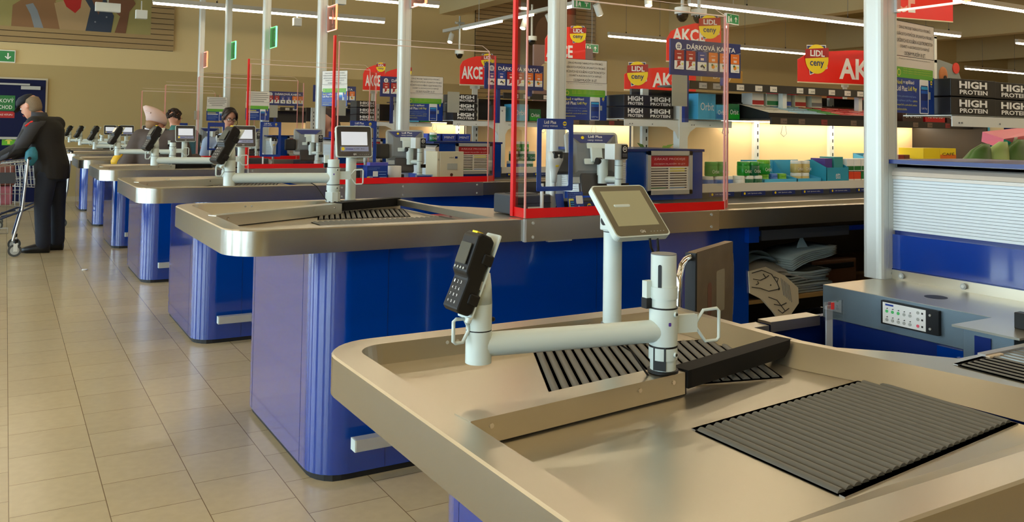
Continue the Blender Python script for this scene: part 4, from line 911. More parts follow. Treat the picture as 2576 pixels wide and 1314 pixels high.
for k in range(1, 8):
    ya = PY[k][0]; z0 = .791 if k == 1 else .02
    yc = ya + .05 if k == 1 else ya + .06
    t = thing('lane_post', f'tall pale metal post rising to the ceiling by {lane(k)}', 'post', (2.88, yc, z0), 'lane posts')
    m = MB(); P = [(2.93, yc - .045), (2.93, yc + .045), (2.862, yc + .045)] + arc(2.862, yc + .02, .025, PI / 2, PI, 4) + arc(2.862, yc - .02, .025, PI, 1.5 * PI, 4)
    m.prism(P, z0, ZC, POSTC, False); m.build('shaft', t)
    m = MB()
    for x in (2.895, 2.912): m.cyl((x, yc - .046, z0 + .02), (x, yc - .0445, z0 + .02), .0045, LGREY, n=8)
    for x in (2.875, 2.918): m.box(x, x + .0025, yc - .0458, yc - .0445, z0 + .04, ZC, LGREY)
    m.build('grooves', t)
    n, c = NUM[k]; zs = 2.37 if k > 1 else 1.812
    gl, pn, nm = (GLOWR, PANR, NR) if c == 'r' else (GLOWG, PANG, NG); cw = 'red' if c == 'r' else 'green'
    y1 = ya - .005; y0 = y1 - .27; X = 2.925
    t = thing('lane_number_sign', f'lit {cw} acrylic lane sign with number {n} on the post of {lane(k)}', 'lane sign', (X, y1, zs), 'lane number signs')
    m = MB(); m.box(X - .006, X + .006, y0, y1, zs, zs + .26, pn); m.build('panel', t)
    m = MB(); m.box(X - .008, X + .008, y0 - .012, y0 + .004, zs, zs + .26, gl); m.build('lit_edge', t)
    m = MB(); m.box(X - .007, X + .007, y0, y1, zs - .006, zs + .001, NR if c == 'r' else NG); m.box(X - .007, X + .007, y0, y1, zs + .259, zs + .264, NR if c == 'r' else NG); m.build('lower_edge', t)
    m = MB(); m.box(X - .012, X + .012, y1 - .002, y1 + .03, zs - .01, zs + .28, ALU); m.build('holder', t)
    f = frame((X + .0065, y0, zs), (0, 1, 0)) if True else None
    m = MB().at(f); m.text(n, .08, .07, .09, .15, nm, z=.001, off=.03); m.text('pokladna', .08, .035, .1, .016, nm, z=.001)
    m.v = [(2 * X - x if False else x, y, z) for x, y, z in m.v]
    m.build('number', t)
# ---------------------------------------------------------------- notices on the posts
def notice(k, x, y, z, ang, h=.37, w=.335, full=True):
    f = frame((x, y, z), (math.cos(ang), math.sin(ang), 0)); L_ = lane(k)
    m = MB().at(f); top = h; b = h * .615
    m.plate(w, h - b, .0015, PAPER, 0, 0, b)
    for a in ((0, b, w, .002), (0, h - .002, w, .002), (0, b, .002, h - b), (w - .002, b, .002, h - b)): m.plate(a[2], a[3], .0004, INK, 0, a[0], a[1], .0006)
    if full:
        for i, (s_, wd) in enumerate((('ZÁKAZ PRODEJE TABÁKOVÝCH VÝROBKŮ,', .80), ('KUŘÁCKÝCH POMŮCEK, BYLINNÝCH VÝROBKŮ', .92), ('URČENÝCH KE KOUŘENÍ A ELEKTRONICKÝCH', .90), ('CIGARET A ALKOHOLICKÝCH NÁPOJŮ', .74), ('OSOBÁM MLADŠÍM 18 LET.', .54))):
            m.text(s_, w * (1 - wd) / 2, h - .008 - (i + 1) * (h - b) * .18, w * wd, (h - b) * .135, INK, z=.001)
    else:
        for i, wd in enumerate((.8, .92, .9, .74, .54)): m.plate(w * wd, (h - b) * .07, .0002, mat('grey_print', rgb(150, 146, 138), .6), 0, w * (1 - wd) / 2, h - .004 - (i + 1) * (h - b) * .18, .001)
    tag(m.build('tobacco_notice'), f'white tobacco sales notice in capital letters on the post of {L_}', 'notice', 'tobacco notices')
    t = thing('payment_poster', f'blue and green phone payment poster below the notice on the post of {L_}', 'poster', f @ Vector((w / 2, 0, 0)), 'payment posters')
    m = MB().at(f); bb = h * .415
    m.plate(w, bb, .0015, SBLUE); m.plate(w, b - bb - .0005, .0015, PAPER, 0, 0, bb)
    m.build('sheet', t)
    m = MB().at(f); m.plate(w * .93, b * .19, .0006, GRN, .004, w * .03, bb - .012, .001)
    if full:
        m.text('Při placení nepotřebujete hotovost ani peněženku.', w * .1, b - .012, w * .8, .006, GREY, z=.001)
        for i in range(3): m.text('Nově v aplikaci můžete platit bezpečně kartou', w * .2, bb + .022 - i * .009, w * .72, .006, YELL, z=.0022)
        m.cyl((w * .09, bb + .008, .001), (w * .09, bb + .008, .0022), .014, YELL, n=12); m.cyl((w * .09, bb + .008, .001), (w * .09, bb + .008, .0026), .010, GRN, n=12)
    m.build('green_banner', t)
    m = MB().at(f)
    if full:
        m.text('Nově', w * .04, bb - .038, w * .14, .018, YELL, z=.001, off=.02); m.text('v aplikaci', w * .2, bb - .039, w * .27, .019, TWHITE, z=.001, off=.02)
        m.text('Lidl Plus:', w * .04, bb - .064, w * .26, .02, TWHITE, z=.001, off=.02); m.text('Lidl Pay', w * .32, bb - .066, w * .22, .022, YELL, z=.001, off=.02)
        for i, (s_, wd, c) in enumerate((('Vložte jednoduše svoji kartu', .48, TLBL), ('do aplikace Lidl Plus a', .40, TLBL), ('bezpečně a pohodlně jedním', .50, YELL), ('naskenováním.', .25, YELL))): m.text(s_, w * .04, bb - .09 - i * .0165, w * wd, .010, c, z=.001)
        m.text('platíte', w * .45, bb - .1065, w * .1, .010, YELL, z=.001)
    else:
        for i, (wd, c, hh) in enumerate(((.4, YELL, .01), (.5, TWHITE, .012), (.46, TLBL, .005), (.5, TLBL, .005), (.4, TLBL, .005))): m.plate(w * wd, hh, .0002, c, 0, w * .05, bb - .035 - i * .022, .001)
    m.build('slogan', t)
    m = MB().at(f); px = w * .61; m.plate(w * .23, bb - .012, .0006, TWHITE, .006, px, .0, .001); m.plate(w * .19, bb - .045, .0004, SBLUE, 0, px + w * .02, .004, .0018)
    m.plate(w * .17, .06, .0004, SBLUED, 0, px + w * .03, bb * .36, .0022); m.plate(w * .17, .012, .0004, CYAN, 0, px + w * .03, bb * .36 + .044, .0028); m.plate(w * .17, .012, .0004, mat('mid_blue_print', rgb(20, 90, 190), .4), 0, px + w * .03, bb * .36 + .028, .0028)
    m.plate(.016, .03, .0004, LGREY, 0, px + w * .235, bb * .4, .001)
    if full: m.text('Lidl Pay', px + w * .045, .016, w * .14, .010, TWHITE, z=.0026)
    badge(m, w * .92, bb - .022, .009); m.build('phone_picture', t)
notice(1, 2.945, 2.085, 1.42, .16, .36); notice(2, 2.945, 4.37, 1.405, .0, .38); notice(3, 2.935, 6.72, 1.41, .0, .385)
notice(4, 2.86, 8.79, 1.57, -1.02, .37); notice(5, 2.62, 11.10, 1.43, 0., .37, .30, False); notice(6, 2.58, 13.36, 1.43, 0, .36, .30, False)
# ---------------------------------------------------------------- shelves behind the belts
LED = mat('shelf_led', (1, .9, .7, 1), .5, emit=(1, .86, .66, 1), es=11)
def gondola(k, dy):
    L_ = lane(k)
    x0, x1 = 3.52, 6.45; yb = 4.42 + dy; yf = 3.80 + dy
    t = thing('impulse_shelf', f'lit shelf unit with cream back panel behind the belt of {L_}', 'shelf', (5, yb, .9), 'impulse shelves')
    m = MB(); m.box(x0, x1, yb - .02, yb, .9, 1.43, LITW); m.box(x0, x1, yb, yb + .02, .1, 1.62, SHELFB); m.build('back_panel', t)
    m = MB(); m.box(x0, x1, yf - .03, yb - .02, .985, 1.0, WHITEM); m.box(x0, x1, yf - .04, yf - .025, .985, 1.035, mat('ribbed_white', rgb(226, 220, 206), .4)); m.box(x0, x1, yf - .03, yf + .03, .955, .985, LGREY); m.build('lower_shelf', t)
    for xp in (3.60, 4.62, 5.42, 6.1):
        m = MB(); m.box(xp - .025, xp + .025, yb - .045, yb - .02, .96, 1.62, WHITEM)
        for i in range(11): m.box(xp + .005, xp + .015, yb - .0462, yb - .0445, 1.02 + i * .052, 1.045 + i * .052, INK)
        m.build('slotted_upright', t)
    yu = yf + .1
    m = MB(); m.box(x0 + .72, x1, yu, yb - .02, 1.425, 1.437, SHELFB); m.box(x0 + .72, x1, yu - .012, yu + .004, 1.398, 1.445, SHELFB); us = m.build('upper_shelf', t)
    x = x0 + .80; i = 0
    while x < x1 - .1:
        m = MB().at(frame((x, yu - .0125, 1.404))); m.plate(.06, .034, .001, mat('price_card_dark', rgb(112, 92, 78), .5) if i % 3 != 2 else mat('price_card_red', rgb(130, 40, 40), .5), 0, 0, 0, .001); m.text('9,90', .022, .008, .034, .012, INK, z=.0014); m.build('price_label', us); x += (.17, .22, .30)[i % 3]; i += 1
    m = MB(); m.box(x0 + .2, x1, yb - .32, yb - .02, 1.635, 1.647, SHELFB); m.box(x0 + .2, x1, yb - .332, yb - .318, 1.615, 1.668, SHELFB); ts = m.build('top_shelf', t)
    x = x0 + .28; i = 0
    while x < x1 - .1:
        m = MB().at(frame((x, yb - .333, 1.622))); m.plate(.066, .036, .001, PAPER, 0, 0, 0, .001); m.text('24,90', .022, .008, .038, .013, INK, z=.0014); m.build('price_label', ts); x += (.12, .21, .17, .14, .26)[i % 5]; i += 1
    for xp in (4.62, 5.42, 6.1):
        m = MB(); m.box(xp - .02, xp + .02, yb - .3, yb - .26, 1.44, 1.635, WHITEM); m.build('shelf_stay', t)
    m = MB(); m.box(x0 + .74, x1, yb - .16, yb - .06, 1.42, 1.424, LED); m.build('led_strip', t)
    for xp in (3.5, 6.44): m = MB(); m.box(xp, xp + .02, yf - .02, yb, .9, 1.44 if xp > 5 else .96, SHELFB); m.build('end_panel', t)
    m = MB()
    for xp in (4.3, 4.88): m.tube([(xp, yb - .05, 1.40), (xp - .02, yb - .05, 1.34), (xp + .01, yb - .05, 1.32), (xp + .04, yb - .05, 1.34), (xp + .03, yb - .05, 1.40)], .003, GREY, 5)
    m.build('cable_loop', t)
    return t
for k in range(2, 7): gondola(k, S * (k - 2))
def bracket(k, yo, xq=3.73):
    """white T-shaped bracket holding black boxes"""
    L_ = lane(k); t = thing('white_shelf_bracket', f'white metal T bracket carrying the black boxes by {L_}', 'bracket', (3.78, yo, .96), 'white brackets')
    m = MB(); m.box(xq, xq + .07, yo - .03, yo + .03, .96, 1.55, WHITEM)
    m.build('upright', t)
    m = MB()
    for i in range(10): m.box(xq + .071, xq + .073, yo - .012, yo + .0, 1.0 + i * .054, 1.026 + i * .054, INK)
    m.cyl((xq + .035, yo - .034, 1.51), (xq + .035, yo - .03, 1.51), .007, GREY, n=8); m.build('slots', t)
    for s, x0, x1 in ((-1, 3.29, xq), (1, xq + .07, xq + .47)):
        m = MB(); z1, z0 = 1.418, 1.372; q = xq if s < 0 else xq + .07
        pts = [(x0, z0), (q - (.10 if s < 0 else 0), z0), (q - .03, z0 - .03), (q, z0 - .08), (q, z1), (x0, z1)] if s < 0 else [(q, z0 - .08), (q + .03, z0 - .03), (q + .08, z0), (x1, z0), (x1, z1), (q, z1)]
        m.at(frame((0, yo - .02, 0))); m.prism(pts, -.004, .0, WHITEM); m.build('arm_plate', t)
        m = MB(); m.box(x0, x1, yo - .02, yo + .2, z1 - .003, z1 + .001, WHITEM); m.build('shelf_plate', t)
        m = MB()
        for xx in (x0 + .04, x0 + .06, (x0 + x1) / 2): m.cyl((xx, yo - .026, z0 + .015), (xx, yo - .0235, z0 + .015), .004, GREY, n=6)
        m.build('holes', t)
for k, yo in ((1, 2.09), (2, 4.22), (3, 6.57), (4, 8.92)): bracket(k, yo, 3.95 if k == 1 else 3.73)
def protein(k, x, y, z, label, w=.32, h=.072, d=.2, full=True):
    m = MB(); m.box(x, x + w, y, y + d, z, z + h, BLKCARD)
    t = thing('protein_box', label, 'box', (x + w / 2, y + d / 2, z), 'black protein boxes')
    m.build('carton', t, .003)
    m = MB().at(frame((x, y - .0012, z)))
    m.text('HIGH', w * .17, h * .46, w * .62 if w > .25 else w * .7, h * .42, TWHITE, off=.04); m.text('PROTEIN', w * .18, h * .12, w * .62 if w > .25 else w * .7, h * .26, TWHITE, off=.03)
    m.at(frame((x + w + .0012, y, z), (0, 1, 0))); m.text('HIGH', d * .15, h * .46, d * .6, h * .42, TWHITE, off=.04); m.text('PROTEIN', d * .15, h * .12, d * .6, h * .26, TWHITE, off=.03)
    m.build('lettering', t)
def pbox_front(k, x0, x1, yo, n):
    for i in range(n):
        pos = {1: ('lower', 'upper'), 2: ('lowest', 'middle', 'topmost')}[n - 1][i]
        protein(k, x0, yo - .015, 1.42 + i * .076, f'{pos} black protein box at the left of the bracket by {lane(k)}', x1 - x0)
def pbox_right(k, x0, x1, yo, n):
    for i in range(n):
        pos = ('lower', 'upper')[i]
        protein(k, x0, yo - .01, 1.42 + i * .076, f'{pos} black protein box at the right of the bracket by {lane(k)}', x1 - x0)
pbox_front(1, 3.29, 3.607, 2.09, 2); pbox_right(1, 3.612, 3.95, 2.10, 2)
pbox_front(2, 3.29, 3.46, 4.22, 2); pbox_right(2, 3.465, 3.70, 4.225, 2)
pbox_front(3, 3.29, 3.52, 6.57, 3); pbox_front(4, 3.29, 3.52, 8.92, 3)
# ---------------------------------------------------------------- gift card boards and price signs
def gift(k, dy, cols):
    L_ = lane(k); x0, y, z0, w, h = 3.475, 3.99 + dy, 1.69, .59, .22
    t = thing('gift_card_board', f'dark blue gift card board with hanging cards above the shelf of {L_}', 'sign board', (x0 + w / 2, y, z0), 'gift card boards')
    f = frame((x0, y, z0)); m = MB().at(f); m.plate(w, h, .012, SBLUED); m.build('board', t, .002)
    m = MB().at(f); m.text('DÁRKOVÁ KARTA', w * .22, h * .74, w * .70, h * .17, TWHITE, off=.02); m.cyl((w * .11, h * .80, 0), (w * .11, h * .80, .001), .025, TWHITE, n=18)
    for a, b in ((-.011, 0), (.002, 0), (-.011, -.012), (.002, -.012)): m.plate(.009, .009, .0004, SBLUED, 0, w * .11 + a, h * .80 + b, .0014)
    m.tube([(w * .11 - .006, h * .80 + .016, .001), (w * .11, h * .8 + .011, .001), (w * .11 + .006, h * .80 + .016, .001)], .0012, SBLUED, 4); m.build('lettering', t)
    m = MB(); m.box(x0 + .13, x0 + .16, y + .012, y + .04, 1.40, z0 + .05, SBLUED); m.box(x0 + .45, x0 + .48, y + .012, y + .04, 1.64, z0 + .05, SBLUED); m.build('support', t)
    cw = .075
    for i, c in enumerate(cols):
        X = .028 + i * .094; cc = {'r': SDRED, 'b': SBLUE, 'o': ORANGE}[c]; cn = {'r': 'red', 'b': 'blue', 'o': 'orange'}[c]
        lab = f'{["first", "second", "third", "fourth", "fifth", "sixth"][i]} gift card from the left, {cn}, on the board of {L_}'
        t = thing('gift_card', lab, 'gift card', f @ Vector((X + cw / 2, .03, .004)), f'gift cards on the board of {L_}')
        m = MB().at(f); m.plate(cw, .065, .0015, cc, .003, X, .087, .006); m.plate(cw, .055, .0015, TWHITE, .003, X, .034, .006); m.build('card', t)
        m = MB().at(f); m.plate(.026, .014, .0004, mat('pale_pink_print', rgb(240, 214, 206), .4), 0, X + .025, .098, .0066); m.plate(.034, .004, .0004, mat('pale_pink_print', rgb(240, 214, 206), .4), 0, X + .02, .128, .0066); m.plate(.012, .012, .0004, YELL, 0, X + cw - .018, .062, .0066)
        if c == 'o': m.cyl((X + .036, .064, .006), (X + .036, .064, .0068), .014, mat('mandarin', rgb(240, 150, 20), .4), n=12); m.cyl((X + .028, .074, .006), (X + .028, .074, .0072), .008, GRND, n=6)
        elif c == 'b':
            for q in ((.03, .06), (.038, .066), (.046, .06), (.054, .054)): m.cyl((X + q[0], q[1], .006), (X + q[0], q[1], .0068), .007, DGREY, n=8)
        else: m.add([(X + a, b, .0068) for a, b in ((.02, .085), (.05, .087), (.042, .07), (.05, .062), (.034, .056), (.012, .04), (.022, .062))], [tuple(range(7))], SDRED)
        m.text('500 Kč', X + .038, .04, .03, .006, INK, z=.0068)
        m.build('print', t)
        m = MB(); p = f @ Vector((X + cw * .7, .153, .0)); m.tube([p, p + Vector((0, -.03, .002)), p + Vector((.008, -.032, .004))], .0018, LGREY, 5); m.build('hook', t)
gift(2, 0, 'rrbooo'); gift(3, S, 'bbrroo'); gift(4, 2 * S, 'rrbboo'); gift(5, 3 * S, 'rrbboo'); gift(6, 4 * S, 'rrbboo')
def price_badge(t, f, s):
    m = MB().at(f); m.add([(-.5 * s, .52 * s, .001), (-.34 * s, -.62 * s, .001), (.52 * s, -.34 * s, .001), (.44 * s, .56 * s, .001)], [(0, 1, 2, 3)], TWHITE)
    m.add([(-.47 * s, .49 * s, .0015), (-.32 * s, -.58 * s, .0015), (.48 * s, -.33 * s, .0015), (.41 * s, .53 * s, .0015)], [(0, 1, 2, 3)], SBLUED); m.cyl((0, 0, .001), (0, 0, .003), .56 * s, YEL, n=28)
    m.add([(-.58 * s, -.0, .004), (.58 * s, .10 * s, .004), (.56 * s, .46 * s, .004), (-.56 * s, .36 * s, .004)], [(0, 1, 2, 3)], SDRED)
    m.text('LIDL', -.33 * s, .10 * s, .7 * s, .24 * s, TWHITE, z=.0048, off=.03); m.text('ceny', -.34 * s, -.34 * s, .68 * s, .26 * s, SBLUED, z=.0042, off=.02)
    m.build('price_badge', t)
def akce(o, ang, w, h, label, bpos, bs, tx, arch=.25, post=True):
    t = thing('offer_sign', label, 'offer sign', o, 'red offer signs'); f = frame(o, (math.cos(ang), math.sin(ang), 0))
    top = [(w, h * (1 - .02)), (w * .75, h), (w * .5, h * .99), (w * .25, h * (1 - arch * .4)), (w * .08, h * (1 - arch * .8)), (0, h * (1 - arch * 1.5))]
    m = MB().at(f); m.prism([(0, 0), (w, 0)] + top, -.01, 0, SRED); m.build('red_board', t)
    m = MB().at(f); m.text('AKCE', tx[0] * w, tx[1] * h, tx[2] * w, tx[3] * h, TWHITE, off=.03); m.build('lettering', t)
    m = MB().at(f); m.plate(w, .012, .014, CREAM, 0, 0, -.012, .002); m.build('lower_edge', t)
    price_badge(t, f @ Matrix.Translation((bpos[0] * w, bpos[1] * h, .003)), bs)
    if post:
        m = MB().at(f); m.plate(.05, .25, .012, mat('pale_holder', rgb(206, 208, 196), .4), .004, w * .4, -.26, -.002); m.plate(.09, .05, .012, mat('pale_holder', rgb(206, 208, 196), .4), .008, w * .4 - .02, -.3, -.002); m.plate(.09, .05, .012, mat('pale_holder', rgb(206, 208, 196), .4), .008, w * .4 - .02, -.04, -.002); m.build('holder', t)
A = math.radians
akce((6.92, 6.0, 1.885), A(-8), 1.5, .36, 'wide red offer sign with a round yellow badge left of the nearest post', (.16, .66), .27, (.36, .12, .5, .62))
akce((4.70, 6.0, 1.72), A(-8), .75, .21, 'wide red offer sign with a yellow badge below left of the gift card board', (.17, .68), .19, (.38, .12, .5, .65))
akce((5.18, 6.0, 2.0), A(-14), .56, .36, 'red offer sign sticking out above the nearest gift card board', (.78, .92), .20, (.1, .5, .6, .34), .3, False)
akce((3.86, 6.0, 1.92), A(-14), .36, .30, 'red offer sign rising above the notice of the second checkout', (.80, .8), .13, (.02, .12, .66, .36))
akce((8.1, 6.0, 2.66), A(-10), 1.16, .60, 'large red offer sign behind the top of the nearest post', (.62, .92), .36, (.02, .10, .50, .42), .2, False)
akce((3.50, 6.85, 1.75), A(-10), .30, .26, 'red offer sign left of the third gift card board', (.86, .86), .11, (.05, .18, .66, .45))
akce((3.6, 8.9, 1.78), A(-14), .30, .24, 'red offer sign above the notice of the third checkout', (.82, .85), .11, (.03, .1, .66, .45))
akce((3.62, 9.6, 1.80), A(-10), .26, .30, 'red offer sign beside the gift card board of the fourth checkout', (.8, .92), .10, (.1, .15, .7, .45))
# framed holder beside the large sign
t = thing('sign_frame_holder', 'white framed notice holder right of the nearest notice sheet', 'frame', (9.0, 5.7, 1.6))
m = MB(); X0, X1, Yh = 7.55, 8.6, 5.6; W = WHITEM
for a in ((X0, X1, 1.72, 1.76), (X0, X1, 2.14, 2.17), (X1 - .045, X1, 1.72, 2.42), (X0, X1, 2.40, 2.43)): m.box(a[0], a[1], Yh - .02, Yh, a[2], a[3], W)
m.build('frame', t)
m = MB(); m.box(X0, X1 - .045, Yh - .006, Yh - .002, 1.76, 2.14, CREAM); m.build('sheet', t)
m = MB(); m.box(X0 - .1, X0 - .06, Yh - .02, Yh + .02, .0, 2.43, W); m.box(X0 - .1, X0, Yh - .02, Yh, 2.395, 2.43, W); m.build('post', t)
# ---------------------------------------------------------------- goods
GREEN = mat('jar_green', rgb(24, 150, 40), .3); GREEN2 = mat('jar_dark_green', rgb(10, 100, 60), .3); JBLUE = mat('jar_blue', rgb(60, 110, 190), .3); JWHITE = mat('jar_white', rgb(226, 228, 220), .35); LIME = mat('jar_lime', rgb(110, 180, 40), .3); JGOLD = mat('jar_gold', rgb(200, 180, 110), .35)
TRAY = mat('light_blue_card', rgb(74, 176, 220), .45)
def jar(x, y, z, r, h, body, lid, label, grp, txt='Orbit'):
    t = thing('gum_jar', label, 'gum jar', (x, y, z), grp)
    m = MB(); m.lathe([(r * .92, 0), (r, .006), (r, h * .7), (r * .93, h * .74)], body, (x, y, z), 14); m.build('jar', t)
    m = MB(); m.lathe([(r * .98, h * .74), (r * .98, h * .95), (r * .9, h)], lid, (x, y, z), 14); m.build('lid', t)
    m = MB().at(frame((x - r * .7, y - r - .001, z + h * .2))); m.text(txt, 0, 0, r * 1.4, h * .26, TWHITE if body is not JWHITE else GREEN2); m.build('print', t)
def carton(x, y, z, w, d, h, c, label, cat, grp=None, txt=None, tc=TWHITE, lipc=None, name='carton'):
    t = thing(name, label, cat, (x + w / 2, y + d / 2, z), grp)
    m = MB(); m.box(x, x + w, y, y + d, z, z + h, c); m.build('box', t, .002)
    if txt or lipc:
        m = MB().at(frame((x, y - .001, z)))
        if lipc: m.plate(w, h * .34, .0006, lipc, 0, 0, h * .08, .0004)
        if txt: m.text(txt, w * .12, h * .35, w * .76, h * .3, tc, z=.0016)
        m.build('print', t)
    return t
def open_tray(x, y, z, w, d, hb, hf, c, label, txt='extra'):
    t = thing('display_tray', label, 'display tray', (x + w / 2, y + d / 2, z), 'display trays'); T = .003
    m = MB(); m.box(x, x + w, y, y + d, z, z + T, c); m.box(x, x + w, y + d - T, y + d, z, z + hb, c); m.box(x, x + w, y, y + T, z, z + hf, c)
    for xx in (x, x + w - T): m.add([(xx + a, b, c_) for a in (0, T) for b, c_ in ((y, z), (y + d, z), (y + d, z + hb), (y + d * .6, z + hf * 1.5), (y, z + hf))], [(0, 1, 2, 3, 4), (9, 8, 7, 6, 5)] + [(i, (i + 1) % 5, 5 + (i + 1) % 5, 5 + i) for i in range(5)], c)
    m.build('card_tray', t)
    if txt:
        m = MB().at(frame((x, y - .001, z))); m.text(txt, w * .4, hf * .25, w * .2, hf * .4, TWHITE); m.build('print', t)
    return t
def goods(k, dy, full=True):
    L_ = lane(k); z = 1.0; y = 3.84 + dy; G = f'gum jars on the lower shelf of {L_}'; r, h = .038, .075
    for i, x in enumerate((3.64, 3.72, 3.80)): jar(x, y, z, r, h, JBLUE, JWHITE, f'blue gum jar with white lid on the lower shelf of {L_}', G)
    for i, x in enumerate((3.90, 3.975, 4.05)): jar(x, y, z, r, h, GREEN2 if i else JWHITE, JWHITE, f'dark green gum jar with white lid on the lower shelf of {L_}' if i else f'white gum jar between blue and green jars on the lower shelf of {L_}', G)
    for i, x in enumerate((3.68, 3.765, 3.95, 4.03)): jar(x, y + .01, z + h, r * 1.05, h * 1.15, GREEN2 if i > 2 else GREEN, GREEN, f'bright green gum jar stacked on the lower row of {L_}', G)
    open_tray(4.12, y, z, .30, .2, .165, .05, TRAY, f'left light blue display tray with jars on the shelf of {L_}')
    open_tray(4.425, y, z, .23, .2, .165, .05, TRAY, f'right light blue display tray with jars on the shelf of {L_}')
    for x, b, l, n in ((4.19, LIME, LIME, 'lime green'), (4.27, JBLUE, JBLUE, 'blue'), (4.35, LIME, LIME, 'lime green')): jar(x, y + .07, z + .005, r * .9, h, b, l, f'{n} gum jar in the left light blue tray of {L_}', G)
    jar(4.19, y + .07, z + .08, r * 1.1, h * 1.2, GREEN, LIME, f'green gum jar on top in the left light blue tray of {L_}', G)
    for i, (x, zz) in enumerate(((4.49, .005), (4.565, .005), (4.49, .085), (4.57, .085))): jar(x, y + .07, z + zz, r * .95, h * 1.05, JGOLD, JWHITE, f'{"upper" if i > 1 else "lower"} {"left" if i % 2 == 0 else "right"} gold gum jar in the right light blue tray of {L_}', G)
    t = open_tray(4.67, y - .03, z + .02, .22, .2, .14, .1, mat('teal_card', rgb(40, 150, 180), .4), f'teal display tray with snack bags on the shelf of {L_}')
    carton(4.69, y, z + .03, .07, .12, .15, mat('violet_bag', rgb(80, 60, 140), .4), f'violet snack bag in the teal tray of {L_}', 'snack bag', None, None); carton(4.78, y, z + .03, .09, .12, .16, mat('teal_bag', rgb(60, 150, 150), .3), f'teal snack bag in the teal tray of {L_}', 'snack bag', None, None)
    for i in range(4):
        for j in range(2):
            c = [mat('tic_red', rgb(226, 70, 40), .35), GRND][i > 1] if j == 0 else TWHITE
            carton(4.91 + i * .075, y, z + .004 + j * .088, .07, .1, .084, c, f'{["orange red", "dark green"][i > 1] if j == 0 else "white"} mint box in the {["lower", "upper"][j]} row of {L_}', 'mint box', f'mint boxes on the shelf of {L_}', None, TWHITE, GRND if j else PAPER)
    for j in range(3):
        x = 5.23; t = open_tray(x, y, z + .004 + j * .07, .4, .2, .066, .03, TRAY, f'{["lowest", "middle", "topmost"][j]} light blue sweets tray of the stack on {L_}', '')
        for i in range(6): carton(x + .008 + i * .065, y + .02, z + .008 + j * .07, .058, .1, .055, [mat('sweet_red', rgb(150, 50, 44), .4), mat('sweet_brown', rgb(120, 60, 40), .4), mat('sweet_white', rgb(220, 200, 196), .4)][(i + j) % 3], f'small sweets pack in the {["lowest", "middle", "topmost"][j]} tray on {L_}', 'sweets pack', f'sweets packs in the stacked trays of {L_}')
    # plants at the left
    t = thing('potted_herb', f'green leafy herb standing on the lower shelf left of {L_} upright', 'herb', (3.57, 4.25 + dy, z)); LEAF = mat('herb_leaf', rgb(120, 150, 60), .5)
    m = MB(); rnd = random.Random(k)
    for i in range(16):
        a, l = rnd.uniform(0, 2 * PI), rnd.uniform(.05, .12); c = Vector((3.57 + .05 * math.cos(a), 4.25 + dy + .03 * math.sin(a), z + .10 + rnd.uniform(0, .15))); d = Vector((math.cos(a) * l, math.sin(a) * l * .5, rnd.uniform(-.02, .06))); s = Vector((-math.sin(a), math.cos(a), .3)) * .022
        m.add([c, c + d * .5 + s + Vector((0, 0, .012)), c + d, c + d * .5 - s], [(0, 1, 2), (0, 2, 3)], LEAF)
    m.build('leaves', t); m = MB(); m.lathe([(.035, 0), (.045, .09)], GRND, (3.57, 4.25 + dy, z), 12); m.build('pot', t)
    # upper shelf
    yu = 3.92 + dy; zu = 1.44
    carton(3.86, 4.16 + dy, 1.424, .155, .16, .17, TRAY, f'tall light blue gum display box on the bracket by {L_}', 'gum box', None, 'Orbit')
    carton(4.02, 4.16 + dy, 1.424, .10, .16, .10, TRAY, f'light blue gum box beside the tall one by {L_}', 'gum box', None, 'Orbit', TWHITE, mat('deep_blue_card', rgb(30, 120, 190), .4))
    carton(4.13, 4.16 + dy, 1.424, .10, .16, .11, GREEN2, f'green gum box on the bracket by {L_}', 'gum box', None, 'Orbit', TWHITE, GREEN)
    t = thing('chocolate_tray', f'black card tray of chocolate bars on the upper shelf of {L_}', 'tray', (4.85, yu + .2, zu))
    m = MB(); x0, x1 = 4.26, 5.55; y0, y1 = yu + .01, yu + .34
    def sl(yy): return zu + .02 + (yy - y0) * .22
    m.add([(x0, y0, zu), (x1, y0, zu), (x1, y1, zu), (x0, y1, zu), (x0, y0, zu + .035), (x1, y0, zu + .035), (x1, y1, zu + .11), (x0, y1, zu + .11)], [(0, 1, 5, 4), (1, 2, 6, 5), (2, 3, 7, 6), (3, 0, 4, 7), (3, 2, 1, 0)], BLACK)
    m.add([(x0 + .005, y0 + .004, zu + .02), (x1 - .005, y0 + .004, zu + .02), (x1 - .005, y1 - .004, zu + .085), (x0 + .005, y1 - .004, zu + .085)], [(0, 1, 2, 3)], BLACK)
    m.at(frame((x0 + .9, y0 - .001, zu + .002))); m.build('tray', t)
    cols = [mat('bar_white', rgb(206, 204, 190), .35), mat('bar_pale_blue', rgb(150, 190, 210), .35), mat('bar_green', rgb(70, 150, 70), .35), mat('bar_red', rgb(214, 70, 72), .3), mat('bar_pink', rgb(222, 120, 110), .35)]
    n = 0
